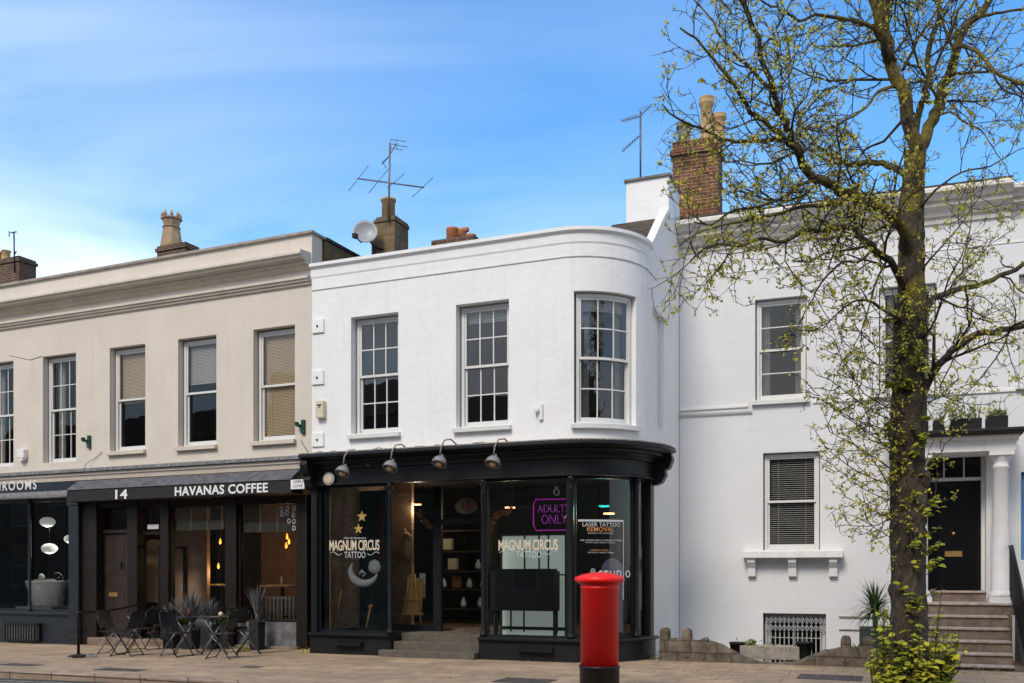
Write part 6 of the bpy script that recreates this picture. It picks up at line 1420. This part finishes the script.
# limbs to the right
limb([(920, 402, 0), (931, 376, -.2), (944, 358, -.4), (960, 346, -.5), (979, 335, -.6), (1000, 331, -.7), (1024, 324, -.8), (1060, 300, -.9)], .062, .035, .6, .24, .95, 9, .12)
limb([(918, 318, 0), (931, 300, .2), (952, 291, .4), (976, 286, .5), (1000, 276, .6), (1024, 264, .7), (1062, 240, .8)], .055, .03, .55, .26, .95, 9, .12)
limb([(944, 86, .3), (955, 50, .1), (963, 46, 0), (976, 50, -.1), (984, 58, -.2), (992, 68, -.3), (1008, 78, -.4), (1028, 86, -.5), (1050, 92, -.5)], .036, .02, .5, .26, .9, 7, .2)
limb([(991, 66, -.3), (995, 76, -.35), (1004, 90, -.4), (1022, 97, -.5), (1044, 104, -.5)], .018, .010, .5, .25, .7, 6, .1)
limb([(968, 24, .5), (984, 16, .3), (1002, 12, .2), (1026, 10, .1), (1050, 14, 0)], .03, .014, .55, .25, .9, 7, .1)
limb([(933, 118, .2), (950, 112, 0), (962, 120, -.2), (980, 130, -.3), (992, 146, -.4)], .022, .008, .55, .22, .85, 6, .1)
limb([(922, 100, 0), (938, 60, 0), (952, 30, -.2), (958, 10, -.3), (975, -10, -.3)], .026, .012, .5, .25, .9, 6, .1)
limb([(903, 70, -.1), (918, 40, -.1), (934, 14, -.1), (948, -6, -.1)], .026, .012, .5, .25, .9, 6, .1)
limb([(915, 215, 0), (936, 190, -.3), (962, 172, -.5), (990, 166, -.6), (1018, 150, -.7)], .022, .007, .7, .2, .85, 6, .1)
limb([(917, 275, 0), (938, 250, -.3), (958, 228, -.4), (980, 196, -.5)], .018, .006, .7, .2, .85, 6, .1)
limb([(919, 345, 0), (936, 318, -.4), (948, 280, -.6), (966, 246, -.7), (972, 215, -.7)], .02, .006, .7, .2, .8, 6, .1)
limb([(1010, 330, -.7), (1000, 352, -.7), (985, 372, -.7), (968, 392, -.7)], .014, .006, .8, .16, .6, 5, .1)
limb([(960, 346, -.5), (950, 366, -.6), (940, 392, -.7), (960, 402, -.8)], .014, .006, .8, .16, .6, 5, .1)
# epicormic sprays round the middle of the trunk
for (x, y, x1, y1) in ((896, 400, 862, 372), (896, 440, 842, 412), (896, 470, 830, 432), (897, 420, 830, 380), (898, 460, 852, 372), (896, 380, 848, 346), (898, 500, 838, 470), (898, 520, 852, 500), (897, 350, 850, 318), (896, 500, 868, 452), (898, 540, 862, 520), (900, 410, 838, 350),
                       (896, 330, 868, 300), (897, 450, 822, 400), (898, 485, 826, 448), (899, 505, 846, 525), (921, 470, 942, 452), (921, 440, 948, 420), (920, 500, 936, 486), (898, 370, 870, 340), (922, 400, 950, 385), (898, 430, 815, 392)):
    dy = g.uniform(-.7, .3)
    mx_, my_ = (x+x1)/2+g.uniform(-6, 6), (y+y1)/2+g.uniform(-2, 14)
    limb([(x+10 if x < 908 else x-8, y, 0), (x, y+2, dy*.25-.05), (mx_, my_, dy*.6), (x1, y1, dy)], .013, .005, .95, .14, .5, 5, .1, TW, 2)
TW_ = TW
# shoots at the foot of the trunk
BS = MB(); BL = MB(); g2 = random.Random(9)
def bleaf(p, s, d):
    a = Vector((d.x, d.y, g2.uniform(-.5, .25))).normalized(); n_ = Vector((g2.gauss(0, .35), g2.gauss(0, .35)-.25, 1)).normalized(); b = a.cross(n_).normalized()
    m_ = p+a*s*.5+n_*s*.08
    BL.add([p, p+a*s*.2+b*s*.36, p+a*s*.62+b*s*.38, p+a*s-n_*s*.12, p+a*s*.62-b*s*.38, p+a*s*.2-b*s*.36, m_], [(0, 1, 6), (1, 2, 6), (2, 3, 6), (3, 4, 6), (4, 5, 6), (5, 0, 6)], True)
for i in range(230):
    q = g2.uniform(0, 2*PI); rr = .2+g2.uniform(0, .1); b0_ = Vector((rr*math.cos(q), rr*math.sin(q), g2.uniform(0, .25)))
    hgt = g2.uniform(.25, .8)*(1.0 if g2.random() > .12 else 1.5); lean = Vector((math.cos(q), math.sin(q), 0))*g2.uniform(.02, .20)+Vector((.12*g2.random(), 0, 0))
    b1_ = b0_+lean+Vector((0, 0, hgt)); m_ = b0_.lerp(b1_, .5)+lean*.25; BS.tube([b0_, m_, b1_], [.008, .006, .003], 4, cap=False)
    for j in range(g2.randint(6, 13)):
        t_ = g2.uniform(.2, 1.0); p = b0_.lerp(m_, t_*2) if t_ < .5 else m_.lerp(b1_, t_*2-1); qq = g2.uniform(0, 2*PI); bleaf(p, g2.uniform(.05, .115)*(1.2-.5*t_), Vector((math.cos(qq), math.sin(qq), 0)))
for i in range(75):                            # little tufts up the trunk
    z_ = g2.uniform(.7, 4.6); q = g2.uniform(PI, 2*PI) if i % 3 else g2.uniform(0, 2*PI); p = Vector((.18*math.cos(q)+.01*z_, .18*math.sin(q), z_)); e = p+Vector((math.cos(q)*.14, math.sin(q)*.14, .12)); TW.tube([p, e], .004, 4)
    for j in range(7): qq = g2.uniform(0, 2*PI); bleaf(p.lerp(e, g2.random()), g2.uniform(.04, .085), Vector((math.cos(qq), math.sin(qq), 0)))
def barkmat():
    m = mat('lime_bark', (0.074, 0.055, 0.040), 0.95, 0.55, 7); t = m.node_tree; b = t.nodes['Principled BSDF']
    last = b.inputs['Base Color'].links[0].from_socket; tcn = t.nodes.new('ShaderNodeTexCoord'); mp = t.nodes.new('ShaderNodeMapping'); mp.inputs['Scale'].default_value = (1, 1, .22)
    n = t.nodes.new('ShaderNodeTexNoise'); n.inputs['Scale'].default_value = 28; n.inputs['Detail'].default_value = 6
    t.links.new(tcn.outputs['Object'], mp.inputs[0]); t.links.new(mp.outputs[0], n.inputs['Vector'])
    bp = t.nodes.new('ShaderNodeBump'); bp.inputs['Strength'].default_value = 1.0; bp.inputs['Distance'].default_value = .10; t.links.new(n.outputs['Fac'], bp.inputs['Height']); t.links.new(bp.outputs[0], b.inputs['Normal'])
    n2 = t.nodes.new('ShaderNodeTexNoise'); n2.inputs['Scale'].default_value = 2.6; n2.inputs['Detail'].default_value = 8; n2.inputs['Roughness'].default_value = .7; t.links.new(tcn.outputs['Object'], n2.inputs['Vector'])
    sz = t.nodes.new('ShaderNodeSeparateXYZ'); t.links.new(tcn.outputs['Object'], sz.inputs[0]); mz_ = t.nodes.new('ShaderNodeMapRange'); mz_.inputs['From Min'].default_value = 1.5; mz_.inputs['From Max'].default_value = 5.5; mz_.inputs['To Min'].default_value = -.1; mz_.inputs['To Max'].default_value = .15
    t.links.new(sz.outputs['Z'], mz_.inputs['Value']); ad = t.nodes.new('ShaderNodeMath'); ad.operation = 'ADD'; t.links.new(n2.outputs['Fac'], ad.inputs[0]); t.links.new(mz_.outputs[0], ad.inputs[1])
    r = t.nodes.new('ShaderNodeMapRange'); r.inputs['From Min'].default_value = .58; r.inputs['From Max'].default_value = .74; r.inputs['To Max'].default_value = .7; t.links.new(ad.outputs[0], r.inputs['Value'])
    mxn = t.nodes.new('ShaderNodeMix'); mxn.data_type = 'RGBA'; mxn.inputs[7].default_value = (.27, .215, .025, 1); t.links.new(r.outputs[0], mxn.inputs[0]); t.links.new(last, mxn.inputs[6]); t.links.new(mxn.outputs[2], b.inputs['Base Color'])
    return m
BARK = barkmat(); TWM = mat('twig_bark', (0.060, 0.046, 0.034), 0.9, 0.45, 3)
TRUNK.build('trunk', BARK, tr); BR.build('limbs', BARK, tr); TW.build('twigs', TWM, tr)
LV.build('foliage', leafmat('young_lime_leaf', (0.50, 0.47, 0.03), (0.88, 0.76, 0.12), .5), tr)
BS.build('basal_stems', TWM, tr); BL.build('basal_leaves', leafmat('basal_lime_leaf', (0.24, 0.31, 0.02), (0.62, 0.58, 0.05), .4), tr)
print('twigs', CNT, 'leaves faces', len(LV.f), 'tw', len(TW.f))

# ================================================================== TERRACE ACROSS THE ROAD (seen only in the reflections)
ob = thing('opposite_terrace', 'dark stone terrace across the road, seen reflected in the windows', 'building', WF.world(0, VK-14.0, 0), -WF.t)
k = MB().box(-40, -9, -8, 0, -.5, 8.2).box(-9, 14, -8, 0, -.5, 7.0).box(14, 50, -8, 0, -.5, 8.8)
k.build('wall', mat('soot_stone', (0.16, 0.13, 0.10), 0.9, 0.3, 1.2), ob)
k = MB(); kf = MB()
for i in range(30):
    x = -38+i*2.9
    for z in (1.0, 4.2): k.box(x, x+1.1, 0.0, 0.03, z, z+2.0); kf.box(x-.08, x+1.18, 0, .06, z-.12, z-.0).box(x-.06, x, 0, .05, z, z+2.05).box(x+1.1, x+1.16, 0, .05, z, z+2.05).box(x, x+1.1, .031, .05, z+.97, z+1.03)
k.build('window', mat('dark_pane', (0.02, 0.022, 0.025), 0.15), ob); kf.build('window_frame', mat('grey_frame', (0.3, 0.3, 0.3)), ob)
k = MB().prismx([(0.1, 7.0), (-4, 9.6), (-8.1, 7.0)], -9, 14).prismx([(0.1, 8.2), (-4, 10.4), (-8.1, 8.2)], -40, -9.01).prismx([(0.1, 8.8), (-4, 11), (-8.1, 8.8)], 14.01, 50); k.build('roof', SLATE, ob)
for x, h in ((-20, 11.8), (-9, 11.2), (3, 10.8), (14, 12)): MB().box(x-.6, x+.6, -4.5, -3.5, 8, h).build('chimney', BRICKD, ob)
